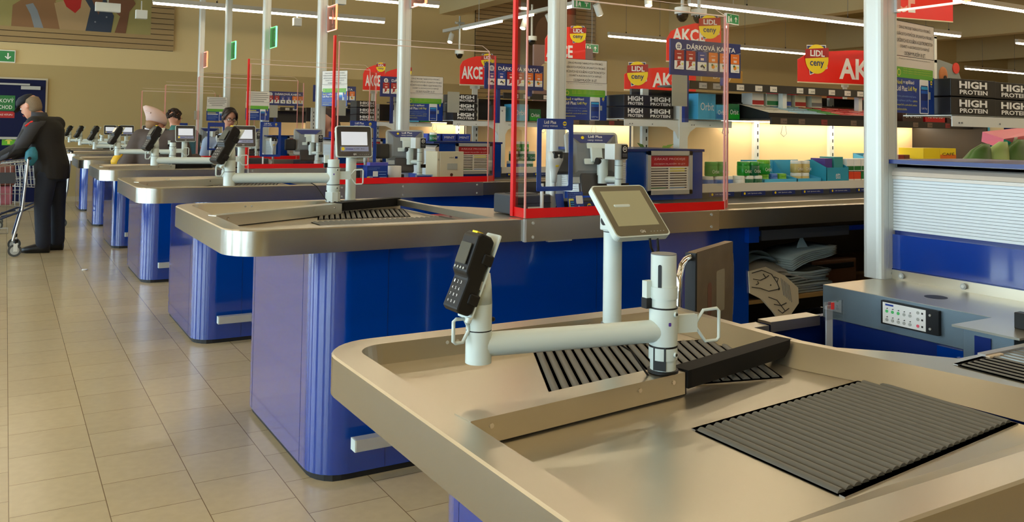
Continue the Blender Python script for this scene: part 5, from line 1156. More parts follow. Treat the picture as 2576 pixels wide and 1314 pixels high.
    for r_ in range(4):
        for c in range(9):
            col = cols[0] if c < 2 else cols[1] if c < 4 else cols[2] if c == 4 and r_ < 3 else cols[3 if (r_ + c) % 3 else 4]
            cn = {0: 'pale', 1: 'pale blue', 2: 'green', 3: 'red', 4: 'pink'}[cols.index(col)]
            yy = y0 + .012 + r_ * .08; xx = x0 + .012 + c * .142; m = MB()
            za, zb = zu + .024 + r_ * .017, zu + .036 + r_ * .017
            m.add([(xx, yy, za), (xx + .132, yy, za), (xx + .132, yy + .07, zb), (xx, yy + .07, zb), (xx, yy, za + .014), (xx + .132, yy, za + .014), (xx + .132, yy + .07, zb + .014), (xx, yy + .07, zb + .014)], [(3, 2, 1, 0), (4, 5, 6, 7), (0, 1, 5, 4), (1, 2, 6, 5), (2, 3, 7, 6), (3, 0, 4, 7)], col)
            tag(m.build('chocolate_bar', None, .003), f'{cn} wrapped chocolate bar in the black tray of {L_}', 'chocolate bar', f'{cn} chocolate bars in the tray of {L_}')
    for i, x in enumerate((5.66, 5.93, 6.2)): carton(x, yu + .02, zu, .24, .28, .10, [mat('snick_brown', rgb(60, 34, 26), .4), mat('kit_red', rgb(190, 20, 26), .35), mat('snick_brown', rgb(60, 34, 26), .4)][i], f'{["left brown", "middle red", "right brown"][i]} chocolate box on the upper shelf of {L_}', 'chocolate box', None, ['SNACK', 'KAKAO', 'SNACK'][i])
    # things under the top shelf and on it
    for i, x in enumerate((4.36, 4.5, 4.63, 4.78, 4.95)): carton(x, 4.17 + dy, zu + .09, .11, .1, .085, [PAPER, mat('pale_card', rgb(200, 200, 176), .5), PAPERG, CREAM, mat('pale_card', rgb(200, 200, 176), .5)][i], f'{["first", "second", "third", "fourth", "fifth"][i]} pale carton from the left behind the chocolate bars of {L_}', 'carton', None, None, TWHITE, [SDRED, GRND, SBLUE, SDRED, GREY][i])
goods(2, 0)
# goods of the third lane: the taller things that show between the posts
def goods_far(k, dy):
    L_ = lane(k); z = 1.0; y = 3.84 + dy; G = f'gum jars on the lower shelf of {L_}'; r, h = .04, .082
    for j in range(3):
        for i in range(3 if j < 2 else 2):
            b = (JBLUE, GREEN2, GREEN)[j] if i < 2 else GREEN2
            jar(3.66 + i * .085 + j * .02, y, z + j * h, r, h, b, JWHITE, f'{["blue", "dark green", "green"][j] if i < 2 else "dark green"} gum jar in the {["lowest", "middle", "top"][j]} row of {L_}', G)
    for i in range(3): carton(2.98 + i * .14, 4.05 + dy, 1.242, .12, .15, .06, mat('deep_blue_pack', rgb(30, 60, 160), .35), f'{["left", "middle", "right"][i]} blue pack lying on top of the cabinet of {L_}', 'pack', None, 'MINT')
    jar(2.96, 3.9 + dy, 1.242, .03, .07, GREEN2, JWHITE, f'green white jar on top of the cabinet of {L_}', G)
    carton(3.86, 4.16 + dy, 1.424, .155, .16, .15, TRAY, f'light blue gum display box on the bracket by {L_}', 'gum box', None, 'Orbit')
    carton(4.03, 4.16 + dy, 1.424, .12, .16, .11, GREEN2, f'green gum box on the bracket by {L_}', 'gum box', None, 'Orbit', TWHITE, GREEN)
    for i in range(4):
        carton(4.28 + i * .2, 3.96 + dy, 1.44, .18, .3, .06 + .03 * (i % 2), [mat('bar_purple', rgb(90, 40, 66), .4), SDRED, mat('bar_purple', rgb(90, 40, 66), .4), BROWN][i], f'{["left purple", "red", "right purple", "brown"][i]} flat carton on the upper shelf of {L_}', 'carton', None, None, TWHITE, mat('pale_card', rgb(200, 200, 176), .5))
    for i in range(2): carton(3.62 + i * .08, 4.25 + dy, 1.0, .07, .08, .14 + .06 * i, mat('leaf_bag', rgb(150, 170, 110), .5), f'{["shorter", "taller"][i]} green leafy pack on the lower shelf of {L_}', 'pack')
goods_far(3, S); goods_far(4, 2 * S)
# boxes at the right end of the shelf of the second lane
for i, (x, w, c, lc, lb) in enumerate(((5.46, .13, SDRED, INK, 'red'), (5.60, .14, YEL, ORANGE, 'yellow'), (5.75, .16, SBLUE, mat('deep_blue_card', rgb(30, 120, 190), .4), 'blue'), (5.93, .15, YEL, GRND, 'green and yellow'), (6.10, .12, TRAY, TWHITE, 'light blue'))):
    pass
for i, (x, w, hh, c, lc, lb) in enumerate(((5.64, .15, .12, YEL, ORANGE, 'yellow'), (5.80, .17, .10, SBLUE, TRAY, 'blue'), (5.98, .17, .13, YEL, GRND, 'yellow and green'), (6.16, .12, .07, TRAY, TWHITE, 'small light blue'))):
    carton(x, 3.93, 1.552, w, .2, hh, c, f'{lb} tea carton on the upper shelf right of the nearest post', 'carton', None, None, TWHITE, lc)
for j in range(3):
    for i in range(2): carton(5.72 + i * .2, 3.82, 1.0 + j * .085, .195, .2, .082, YEL, f'{["left", "right"][i]} yellow carton in the {["bottom", "middle", "top"][j]} layer right of the nearest post', 'carton', 'stacked yellow cartons', 'CAFÉ' if i else None, INK, ORANGE if i else None)
open_tray(5.66, 3.70, 1.0, .17, .1, .10, .06, SDRED, 'small red display tray before the yellow cartons', '')
# newspapers under the belt of the second lane
NP = mat('newsprint', rgb(176, 186, 176), .8, noise=(30, .25)); NP2 = mat('blue_newsprint', rgb(110, 134, 144), .7, noise=(16, .35)); NPC = mat('cream_newsprint', rgb(206, 190, 156), .75)
rnd = random.Random(5)
for i in range(9):
    z = .4885 + i * .013; a = rnd.uniform(-.06, .06); x = 3.60 + rnd.uniform(-.02, .02)
    m = MB(); nx = 9; w, d = .30, .36
    V = []
    for u in range(nx):
        for v_ in range(2):
            xx = u / (nx - 1) * w; yy = v_ * d
            V.append((x + xx * math.cos(a) - yy * math.sin(a), 3.16 + yy * math.cos(a) + xx * math.sin(a), z + .004 * math.sin(u * .9 + i) * (i / 9) + .002))
    F_ = [(u * 2, u * 2 + 2, u * 2 + 3, u * 2 + 1) for u in range(nx - 1)]
    n = len(V); m.add(V + [(a_, b, c + .011) for a_, b, c in V], [tuple(reversed(f)) for f in F_] + [tuple(q + n for q in f) for f in F_] + [(u * 2, n + u * 2, n + u * 2 + 2, u * 2 + 2) for u in range(nx - 1)] + [(0, 1, n + 1, n), (2 * nx - 2, n + 2 * nx - 2, n + 2 * nx - 1, 2 * nx - 1)] + [(u * 2 + 1, u * 2 + 3, n + u * 2 + 3, n + u * 2 + 1) for u in range(nx - 1)], NP, True)
    tag(m.build('newspaper'), 'folded grey newspaper in the flat pile under the belt', 'newspaper', 'folded newspapers under the belt')
def sheetmesh(m, P, mt, th=.004):
    """P: rows of points -> a thin bent sheet with both faces"""
    r_, c = len(P), len(P[0]); V = [Vector(q) for row in P for q in row]
    up = Vector((0, -.3, 1)).normalized() * th
    F_ = [(i * c + j, i * c + j + 1, (i + 1) * c + j + 1, (i + 1) * c + j) for i in range(r_ - 1) for j in range(c - 1)]
    n = len(V); B = [(j, j + 1) for j in range(c - 1)] + [((r_ - 1) * c + j + 1, (r_ - 1) * c + j) for j in range(c - 1)] + [((i + 1) * c, i * c) for i in range(r_ - 1)] + [(i * c + c - 1, (i + 1) * c + c - 1) for i in range(r_ - 1)]
    m.add(V + [v + up for v in V], [tuple(reversed(f)) for f in F_] + [tuple(q + n for q in f) for f in F_] + [(a, b, b + n, a + n) for a, b in B], mt, True)
def bend(x0, x1, y0, y1, zf, nx=10, ny=5): return [[(x0 + (x1 - x0) * i / nx, y0 + (y1 - y0) * j / ny, zf(i / nx, j / ny)) for i in range(nx + 1)] for j in range(ny + 1)]
m = MB(); sheetmesh(m, bend(3.27, 3.63, 3.30, 3.55, lambda a, b: .60 + .13 * math.sin(a * 2.4) * (1 - .3 * b) - .05 * a), NP2, .012); sheetmesh(m, bend(3.27, 3.58, 3.24, 3.46, lambda a, b: .575 + .10 * math.sin(a * 2.2 + .2)), NP2, .012)
tag(m.build('blue_paper_bundle'), 'limp blue grey paper bundle drooping at the left of the newspapers', 'paper bundle')
m = MB(); sheetmesh(m, bend(3.36, 3.70, 3.18, 3.36, lambda a, b: .62 - .02 * a + .05 * math.sin(a * 3.0) - .05 * (1 - b)), mat('pale_newsprint', rgb(190, 184, 168), .7), .006); sheetmesh(m, bend(3.40, 3.72, 3.16, 3.32, lambda a, b: .595 + .035 * math.sin(a * 3.2) - .04 * (1 - b)), mat('pale_newsprint', rgb(190, 184, 168), .7), .006)
tag(m.build('pale_paper_roll'), 'pale folded paper lying across the newspapers', 'paper')
for i in range(6):
    m = MB(); q = i * .012; sheetmesh(m, [[(3.62 + a * .36, 3.18 + .06 * b + .2 * b, .60 + q + a * (.09 - q * .3) + .012 * math.sin(a * 5)) for a in [j / 8 for j in range(9)]] for b in (0, .5, 1)], NP, .003)
    tag(m.build('fanned_newspaper'), 'newspaper fanned open on top of the flat pile', 'newspaper', 'fanned newspapers under the belt')
m = MB(); m.add([(3.78, 3.3, .66), (3.87, 3.28, .70), (3.82, 3.29, .78), (3.8, 3.3, .72)], [(0, 1, 2, 3), (3, 2, 1, 0)], NP); tag(m.build('paper_corner'), 'upright paper corner sticking out of the newspapers', 'paper')
t = thing('hanging_newspaper', 'cream newspaper with a black line drawing hanging over the shelf edge', 'newspaper', (3.4, 3.12, .45))
P = [(3.24, .64), (3.36, .655), (3.50, .60), (3.60, .53), (3.605, .45), (3.55, .40), (3.56, .35), (3.50, .335), (3.42, .42), (3.34, .49), (3.25, .53)]
f = frame((0, 3.118, 0)); m = MB().at(f); m.prism(P, -.008, 0, NPC); m.prism([(a * .96 + 3.4 * .04, b * .96 + .02) for a, b in P], -.018, -.009, NPC); m.build('pages', t)
m = MB().at(f)
for q in (((3.26, .63), (3.33, .64), (3.40, .615), (3.44, .57), (3.46, .535)), ((3.27, .60), (3.32, .59), (3.36, .60)), ((3.26, .56), (3.32, .55), (3.38, .53), (3.45, .535)), ((3.34, .62), (3.36, .60), (3.38, .61)), ((3.42, .60), (3.45, .59), (3.44, .57)), ((3.38, .5), (3.44, .48), (3.48, .44), (3.50, .42)), ((3.42, .46), (3.47, .45), (3.51, .46)), ((3.29, .57), (3.31, .575), (3.30, .585)), ((3.45, .43), (3.48, .41), (3.53, .43))):
    m.tube([(a, b, .001) for a, b in q], .0022, INK, 4)
for i in range(6): m.tube([(3.47 + i * .012, .59 - i * .008, .001), (3.49 + i * .012, .50 - i * .008, .001)], .0014, GREY, 4)
m.cyl((3.395, .56, 0), (3.395, .56, .002), .004, INK, n=6); m.cyl((3.455, .535, 0), (3.455, .535, .002), .006, INK, n=8); m.build('line_drawing', t)
m = MB(); m.box(3.92, 4.3, 3.3, 3.6, .489, .62, mat('brown_basket', rgb(110, 70, 36), .6)); m.box(3.95, 4.27, 3.29, 3.3, .57, .60, BLACK); tag(m.build('cardboard_crate', None, .004), 'brown cardboard crate in the dark at the right of the newspapers', 'crate')
m = MB()
for i in range(4): sheetmesh(m, bend(3.45 + i * .1, 3.75 + i * .12, 3.3, 3.6, lambda a, b: .08 + .22 * math.sin(a * 2.6) * (1 - .4 * b) + .02 * i), DGREY, .004)
tag(m.build('dark_bag_heap'), 'dark crumpled bags in the bottom of the open shelf under the belt', 'bags')
# ---------------------------------------------------------------- store shelves at the far right
t = thing('pet_food_shelf', 'tall shop shelf with a red rounded header sign for pet food at far right', 'shelf', (11.8, 7.2, 0))
m = MB(); m.box(9.9, 14.5, 7.35, 7.4, .05, 1.70, SHELFB); m.box(9.9, 14.5, 7.36, 7.4, 1.70, 2.06, CREAM); m.box(9.9, 14.5, 7.33, 7.37, 2.04, 2.08, mat('beige_rail', rgb(176, 160, 120), .5)); m.build('back_panel', t)
for z in (1.02, 1.36):
    m = MB(); m.box(9.9, 14.5, 6.9, 7.35, z, z + .03, SHELFB); m.box(9.9, 14.5, 6.88, 6.9, z - .03, z + .035, SHELFB); sp = m.build('shelf_plank', t)
    for i in range(9):
        m = MB().at(frame((10.2 + i * .47, 6.879, z - .02))); m.plate(.16, .045, .001, PAPER, 0, 0, 0, .001); m.build('price_label', sp)
for i, x in enumerate((10.56, 11.05, 11.6, 12.2)):
    m = MB().at(frame((x, 7.3, 1.71))); m.plate(.20, .30, .02, DGREY); m.plate(.17, .27, .001, PAPERG, 0, .015, .015, .002); m.text(('33,90', '11,90', '24,90', '9,90')[i], .03, .08, .12, .05, INK, z=.004); m.build('price_board', t)
m = MB().at(frame((10.1, 7.32, 2.08))); w = 1.75
G_ = mat('header_grey', rgb(130, 136, 132), .6)
m.prism([(0, 0), (w, 0), (w, .12), (w - .12, .3), (w - .5, .36), (.5, .36), (.12, .3), (0, .12)], -.02, 0, G_)
m.prism([(.45, 0), (1.1, 0), (1.08, .25), (1.0, .38), (.84, .45), (.7, .45), (.55, .38), (.47, .25)], -.01, .01, mat('header_red', rgb(206, 50, 28), .5))
m.text('Krmivo', .58, .15, .40, .11, CREAM, z=.011)
m.cyl((.3, .12, 0), (.3, .12, .01), .10, CREAM, n=16); m.cyl((.3, .12, .01), (.3, .12, .014), .07, BROWN, n=16)
m.ball((1.32, .15, .0), (.10, .12, .03), mat('dog_fur', rgb(176, 110, 60), .7), 12, 8); m.cyl((1.32, .11, .03), (1.32, .11, .04), .03, INK, n=8); m.cyl((1.62, .26, 0), (1.62, .26, .012), .08, mat('header_red', rgb(206, 50, 28), .5), n=14)
m.build('header_sign', t)
rnd = random.Random(3)
def pack(x, y, z, w, d, h, c, label, cat='pack', grp=None, sq=.8):
    m = MB(); m.loft([((x + w / 2, y + d / 2, z), w * .5, d * .5), ((x + w / 2, y + d / 2, z + h * .1), w * .56, d * .56), ((x + w / 2, y + d / 2, z + h * .75), w * .52, d * .5), ((x + w / 2, y + d / 2, z + h * .93), w * .48, d * .16), ((x + w / 2, y + d / 2, z + h), w * .48, d * .06)], c); tag(m.build('food_pack'), label, cat, grp)
PC = [('yellow', YEL), ('dark blue', mat('pet_blue', rgb(24, 50, 120), .35)), ('black', BLACK), ('light blue', TRAY), ('cream', CREAM), ('dark green', GRND)]
for z, seq in ((1.05, (0, 4, 2, 5, 3, 1, 3, 4, 0)), (1.39, (2, 4, 1, 3, 4, 1, 1, 0, 4))):
    for i, c in enumerate(seq): 
        n_, mt = PC[c]; lab = f'{n_} pet food pack, {["first", "second", "third", "fourth", "fifth", "sixth", "seventh", "eighth", "ninth"][i]} from left on the {"lower" if z < 1.2 else "upper"} pet food shelf'
        (pack if (i + int(z * 10)) % 2 else carton)(10.3 + i * .43, 6.95, z, .34, .2, rnd.uniform(.2, .28), mt, lab, 'pet food')
# wine shelf seen above the belt goods
t = thing('wine_shelf', 'wooden wine crate shelf below the wide red offer sign', 'shelf', (7.9, 6.3, 0))
m = MB(); m.box(6.9, 9.6, 6.5, 6.55, .1, 1.78, SHELFB); m.box(6.9, 9.6, 6.2, 6.5, 1.50, 1.53, SHELFB); m.box(6.9, 9.6, 6.2, 6.5, 1.1, 1.13, SHELFB)
for x in (6.9, 7.8, 8.7, 9.57): m.box(x, x + .03, 6.2, 6.5, .0, 1.53, SHELFB)
m.build('frame', t)
WD = mat('pale_wood', rgb(206, 170, 110), .5, noise=(6, .25))
for i, (x, w, c, n_) in enumerate(((6.95, .26, SDRED, 'dark red'), (7.24, .42, WD, 'wide pale wooden'), (7.70, .24, SDRED, 'second dark red'), (7.98, .24, WD, 'narrow pale wooden'), (8.25, .24, SDRED, 'third dark red'), (8.55, .4, WD, 'right pale wooden'))):
    carton(x, 6.25, 1.53, w, .2, .26 if c is WD else .28, c, f'{n_} wine carton on top of the wine shelf', 'carton', None, None)
for i in range(10):
    m = MB(); x = 6.98 + i * .17; m.lathe([(.04, 0), (.04, .2), (.015, .25), (.015, .31), (.017, .312)], mat('bottle_glass', rgb(30, 34, 22), .1), (x, 6.3, 1.13), 12); tag(m.build('wine_bottle'), 'dark wine bottle in the row below the wine cartons', 'bottle', 'wine bottles on the wine shelf')
m = MB(); m.at(frame((8.05, 8.6, 2.02))); m.plate(.75, .2, .03, mat('ochre_sign', rgb(170, 130, 40), .5)); m.text('Džusy', .2, .05, .35, .1, CREAM); tag(m.build('aisle_sign'), 'small ochre aisle sign for juices below the gift card board', 'sign')
t = thing('picture_panel', 'grey brown food picture panel left of the yellow badge below the gift card board', 'panel', (5.0, 7.6, 0))
m = MB(); m.at(frame((5.0, 8.0, 1.55))); m.plate(.8, .75, .03, mat('dusky_print', rgb(130, 104, 96), .6)); m.cyl((.2, .4, 0), (.2, .4, .002), .16, mat('plate_print', rgb(190, 170, 130), .5), n=14); m.cyl((.55, .55, 0), (.55, .55, .002), .14, mat('dark_berry', rgb(70, 40, 36), .5), n=12); m.cyl((.5, .2, 0), (.5, .2, .002), .16, mat('ham_print', rgb(150, 70, 60), .5), n=12); m.build('picture', t)
m = MB(); m.box(5.3, 5.35, 8.0, 8.05, 0, 1.55, LGREY); m.build('stand', t)
# green bags and tray behind the near shutter
GB2 = mat('pellet_bag', rgb(96, 130, 60), .4, noise=(20, .5)); GBL = mat('pellet_bag_light', rgb(170, 190, 110), .4)
t = thing('goods_table', 'low shelf board carrying green bags behind the near shutter', 'shelf', (4.3, 2.4, 0))
m = MB(); m.box(3.7, 6., 2.25, 2.75, 1.02, 1.05, SHELFB); m.box(3.75, 5.95, 2.3, 2.7, .0, 1.02, SHELFB); m.build('shelf_board', t)
for i in range(5):
    x = 3.98 + i * .15; m = MB(); m.loft([((x, 2.4, 1.05), .06, .06), ((x, 2.4, 1.1), .08, .08), ((x + .01, 2.4, 1.2), .085, .07), ((x + .03, 2.38, 1.27 + .008 * i), .07, .03), ((x + .05, 2.37, 1.30 + .012 * i), .03, .012)], GB2 if i % 2 == 0 else GBL)
    tag(m.build('green_bag'), f'{["first", "second", "third", "fourth", "fifth"][i]} green bag from the left at the right edge above the shutter', 'bag', 'green bags')
m = MB(); PK = mat('pink_white_card', rgb(226, 110, 130), .4)
m.add([(4.22, 2.4, 1.275), (4.8, 2.4, 1.31), (4.8, 2.52, 1.33), (4.25, 2.52, 1.31), (4.24, 2.4, 1.325), (4.8, 2.4, 1.38), (4.8, 2.52, 1.40), (4.26, 2.52, 1.36)], [(3, 2, 1, 0), (4, 5, 6, 7), (0, 1, 5, 4), (1, 2, 6, 5), (2, 3, 7, 6), (3, 0, 4, 7)], PK)
for i in range(5): m.add([(4.30 + i * .1, 2.399, 1.29 + i * .008), (4.33 + i * .1, 2.399, 1.29 + i * .008), (4.36 + i * .1, 2.399, 1.335 + i * .008), (4.33 + i * .1, 2.399, 1.335 + i * .008)], [(0, 1, 2, 3)], TWHITE)
m.add([(4.215, 2.398, 1.27), (4.29, 2.398, 1.277), (4.30, 2.398, 1.31), (4.235, 2.398, 1.325)], [(0, 1, 2, 3)], mat('teal_patch', rgb(30, 190, 180), .4))
tag(m.build('striped_carton'), 'pink and white striped carton lying on the green bags at the right edge', 'carton')
p = atz(213, 680, .002); m = MB(); m.tube([(p.x + .02 * math.cos(a), p.y + .014 * math.sin(a), .006) for a in [i * PI / 4 for i in range(8)]], .006, TWHITE, 6, closed=True); tag(m.build('paper_scrap'), 'small white ring of paper lying on the tiled floor', 'litter')
# ---------------------------------------------------------------- people
def remesh(o, v=.012, sm=4, fac=.6):
    r = o.modifiers.new('r', 'REMESH'); r.mode = 'VOXEL'; r.voxel_size = v; r.use_smooth_shade = True
    s = o.modifiers.new('s', 'SMOOTH'); s.iterations = sm; s.factor = fac
    return o
def V3(*a): return Vector(a)
def limb(m, pts, rad, mt):
    m.tube(pts, rad, mt, 14)
    for p, r in zip(pts, rad): m.ball(p, r * .99, mt, 14, 8)
def hand(m, w, d, up, mt, side=1, curl=.5):
    """w wrist, d pointing from wrist to knuckles, up back of the hand, side +1/-1 for the thumb side"""
    d = d.normalized(); s = d.cross(up).normalized() * side; n = s.cross(d).normalized() * side
    n = up.normalized()
    k = w + d * .085
    m.loft([(w, .026, .018, s, n), (w + d * .03, .034, .017, s, n), (w + d * .07, .040, .015, s, n), (w + d * .088, .038, .012, s, n)], mt)
    for i, (o, l) in enumerate(((-.029, .068), (-.010, .076), (.010, .072), (.028, .056))):
        a = k + s * (-o); c = curl
        b = a + (d * math.cos(c * .7) - n * math.sin(c * .7)) * l * .5; e = b + (d * math.cos(c * 1.7) - n * math.sin(c * 1.7)) * l * .32; g = e + (d * math.cos(c * 2.5) - n * math.sin(c * 2.5)) * l * .26
        m.tube([a - d * .02, a, b, e, g], [.0095, .0095, .0088, .0078, .0062], mt, 8); m.ball(g, .0062, mt, 8, 6)
    a = w + d * .02 + s * .026; b = a + d * .035 + s * .022 - n * .012; c = b + d * .03 + s * .006 - n * .012
    m.tube([a - s * .01, a, b, c], [.012, .012, .0105, .008], mt, 8); m.ball(c, .008, mt, 8, 6)
def head(m, c, f, mt, s=1.0, jaw=True):
    """c centre of the head, f facing direction (may tilt); returns axes"""
    f = f.normalized(); r = f.cross(V3(0, 0, 1)).normalized(); u = r.cross(f).normalized(); q = lambda a, b, z: c + r * a * s + f * b * s + u * z * s
    m.loft([(q(0, -.005, .118), .02 * s, .03 * s, r, f), (q(0, -.008, .108), .048 * s, .062 * s, r, f), (q(0, -.008, .08), .068 * s, .088 * s, r, f), (q(0, -.006, .04), .076 * s, .097 * s, r, f), (q(0, -.002, .0), .074 * s, .094 * s, r, f), (q(0, .008, -.04), .066 * s, .082 * s, r, f), (q(0, .02, -.075), .054 * s, .066 * s, r, f), (q(0, .034, -.105), .038 * s, .046 * s, r, f), (q(0, .04, -.118), .022 * s, .026 * s, r, f)], mt)
    m.loft([(q(0, .088, .012), .009 * s, .006 * s, r, u), (q(0, .098, -.005), .011 * s, .012 * s, r, u), (q(0, .112, -.028), .016 * s, .011 * s, r, u), (q(0, .10, -.036), .013 * s, .006 * s, r, u)], mt)
    for sg in (1, -1): m.loft([(q(sg * .072, -.005, -.0), .01 * s, .018 * s, f, u), (q(sg * .082, -.01, .002), .017 * s, .028 * s, f, u), (q(sg * .088, -.016, .004), .014 * s, .024 * s, f, u)], mt)
    for sg in (1, -1): m.ball(q(sg * .03, .084, .024), (.02 * s, .012 * s, .007 * s), mt, 8, 6)
    return r, f, u, q
def face(t, q, s=1.0, glasses=False, lips=rgb(190, 96, 90)):
    m = MB()
    for sg in (1, -1): m.ball(q(sg * .031, .078, .008), .0125 * s, TWHITE, 10, 8)
    for sg in (1, -1): m.ball(q(sg * .031, .0875, .006), .006 * s, INK, 8, 6)
    m.build('eyes', t)
    m = MB()
    for sg in (1, -1): m.tube([q(sg * .014, .094, .028), q(sg * .03, .096, .034), q(sg * .048, .084, .030)], .0035 * s, mat('brow_hair', rgb(56, 38, 30), .8), 6)
    m.build('eyebrows', t)
    m = MB(); LP = mat('lips', lips, .5); m.tube([q(-.026, .088, -.063), q(-.01, .099, -.06), q(0, .1, -.062), q(.01, .099, -.06), q(.026, .088, -.063)], .0045 * s, LP, 6); m.tube([q(-.022, .089, -.067), q(0, .098, -.071), q(.022, .089, -.067)], .005 * s, LP, 6); m.build('mouth', t)
    if glasses:
        m = MB()
        for sg in (1, -1): m.tube([q(sg * .033 + .026 * math.cos(a), .103, .006 + .021 * math.sin(a)) for a in [i * PI / 6 for i in range(12)]], .0026 * s, BLACK, 6, closed=True); m.tube([q(sg * .058, .10, .012), q(sg * .078, .05, .012), q(sg * .082, -.01, .006)], .0024 * s, BLACK, 6)
        m.tube([q(-.008, .106, .012), q(.008, .106, .012)], .0024 * s, BLACK, 6); m.build('glasses', t)
def person(label, base, skin=SKIN):
    return thing('person', label, 'person', base)
# -- man at the trolley, seen from behind
t = person('man in a black jacket, dark jeans and cap bending over a shopping trolley', (.42, 10.25, 0))
f = V3(-.86, .5, 0).normalized(); L = V3(-.5, -.86, 0); Rr = -L
pel = V3(.43, 10.24, .86); che = V3(.37, 10.27, 1.28); nk = V3(.30, 10.28, 1.425); hd = V3(.215, 10.31, 1.515)
shL = V3(.255, 10.10, 1.335); shR = V3(.47, 10.43, 1.335); elL = V3(.13, 10.06, 1.09); elR = V3(.30, 10.55, 1.10); hL = V3(-.06, 10.12, .985); hR = V3(.06, 10.48, .985)
hpL = pel + L * .085; hpR = pel + Rr * .085; knL = V3(.355, 10.15, .47); knR = V3(.50, 10.32, .47); anL = V3(.375, 10.155, .085); anR = V3(.51, 10.325, .085)
ff = V3(-.80, .45, -.40)
m = MB(); r, fx, u, q = head(m, hd, ff, SKIN)
limb(m, [nk - V3(0, 0, .04), nk, hd - u * .07 - fx * .01], [.06, .056, .052], SKIN)
m.loft([(pel - V3(0, 0, .06), .15, .11, L, f), (pel + V3(0, 0, .1), .145, .10, L, f), (che - V3(0, 0, .12), .15, .10, L, f), (che, .17, .11, L, f), (che + V3(-.02, 0, .09), .15, .085, L, f), (nk - V3(0, 0, .02), .06, .06, L, f)], SKIN)
for a, b, c in ((shL, elL, hL), (shR, elR, hR)): limb(m, [a, a.lerp(b, .5), b, b.lerp(c, .5), c], [.05, .045, .038, .034, .026], SKIN); limb(m, [che + V3(0, 0, .05), a], [.07, .055], SKIN)
hand(m, hL, V3(-.9, .2, -.25), V3(-.2, 0, 1), SKIN, 1, .8); hand(m, hR, V3(-.9, .1, -.25), V3(-.2, 0, 1), SKIN, -1, .8)
for a, b, c in ((hpL, knL, anL), (hpR, knR, anR)): limb(m, [a, a.lerp(b, .5), b, b.lerp(c, .4), c], [.085, .075, .055, .052, .04], SKIN); limb(m, [c, c + f * .1 - V3(0, 0, .04)], [.038, .03], SKIN)
b = remesh(m.build('body', t), .011)
face(t, q)
JK = mat('black_jacket', rgb(30, 27, 25), .85); JKG = mat('grey_jacket_yoke', rgb(58, 58, 62), .85)
m = MB()
m.loft([(pel - V3(-.01, 0, .10), .19, .16, L, f), (pel + V3(0, 0, .06), .195, .165, L, f), (che - V3(0, 0, .14), .20, .165, L, f), (che, .215, .165, L, f), (che + V3(-.02, 0, .08), .195, .13, L, f), (nk - V3(-.0, 0, .015), .09, .085, L, f)], JK)
for a, b, c in ((shL, elL, hL), (shR, elR, hR)): limb(m, [a, a.lerp(b, .5), b, b.lerp(c, .5), b.lerp(c, .88)], [.088, .078, .068, .06, .05], JK); limb(m, [che + V3(0, 0, .04), a], [.10, .085], JK)
remesh(m.build('jacket', t), .012, 5)
m = MB(); m.loft([(nk - V3(.0, 0, .05), .092, .088, L, f), (nk + V3(.0, 0, .0), .082, .08, L, f), (nk + V3(-.012, .006, .035), .080, .078, L, f)], JKG); m.build('collar', t)
m = MB()
d = (elL - shL).normalized(); o = shL + L * .066 - V3(0, 0, .0)
m.loft([(shL + V3(.02, .02, .035), .085, .085), (shL + V3(0, -.0, .01), .097, .097), (shL.lerp(elL, .3), .086, .086), (shL.lerp(elL, .75), .078, .078), (elL, .073, .073), (elL.lerp(hL, .5), .066, .066, V3(0, 1, 0), V3(.3, 0, 1)), (elL.lerp(hL, .87), .054, .054, V3(0, 1, 0), V3(.3, 0, 1))], JKG); m.build('grey_sleeve_panel', t)
m = MB(); a = shL + L * .098 + V3(.02, 0, .04); m.tube([a + V3(.045, .028, .0), a + V3(.0, .012, -.02), a + V3(-.055, .012, -.065)], [.006, .012, .010], RED, 8); m.build('red_stripe', t)
JN = mat('dark_jeans', rgb(26, 32, 46), .8, noise=(30, .3)); m = MB()
m.loft([(pel + V3(0, 0, .04), .165, .13, L, f), (pel - V3(0, 0, .05), .172, .14, L, f), (pel - V3(0, 0, .12), .165, .13, L, f)], JN)
for a, b, c in ((hpL, knL, anL), (hpR, knR, anR)): limb(m, [a - V3(0, 0, .02), a.lerp(b, .5), b, b.lerp(c, .5), c + V3(0, 0, .02)], [.105, .096, .080, .076, .074], JN)
remesh(m.build('trousers', t), .011, 4)
for c, n_ in ((anL, 'shoe'), (anR, 'shoe')):
    m = MB(); fo = V3(-.95, .3, 0).normalized(); l = V3(-.3, -.95, 0)
    m.loft([(V3(c.x, c.y, .0) - fo * .06 + V3(0, 0, .045), .035, .045, l, V3(0, 0, 1)), (V3(c.x, c.y, .055), .046, .055, l, V3(0, 0, 1)), (V3(c.x, c.y, .045) + fo * .09, .05, .045, l, V3(0, 0, 1)), (V3(c.x, c.y, .035) + fo * .16, .048, .034, l, V3(0, 0, 1)), (V3(c.x, c.y, .028) + fo * .205, .025, .022, l, V3(0, 0, 1))], BLACK); m.build(n_, t)
HG = mat('grey_hair', rgb(150, 130, 104), .8, noise=(140, .5)); m = MB()
m.loft([(q(0, -.015, .10), .05, .055, r, fx), (q(0, -.022, .07), .074, .088, r, fx), (q(0, -.026, .03), .081, .092, r, fx), (q(0, -.03, -.01), .079, .086, r, fx), (q(0, -.038, -.045), .070, .07, r, fx), (q(0, -.045, -.075), .055, .045, r, fx)], HG); m.build('hair', t)
CP = mat('navy_cap', rgb(18, 19, 28), .8); m = MB()
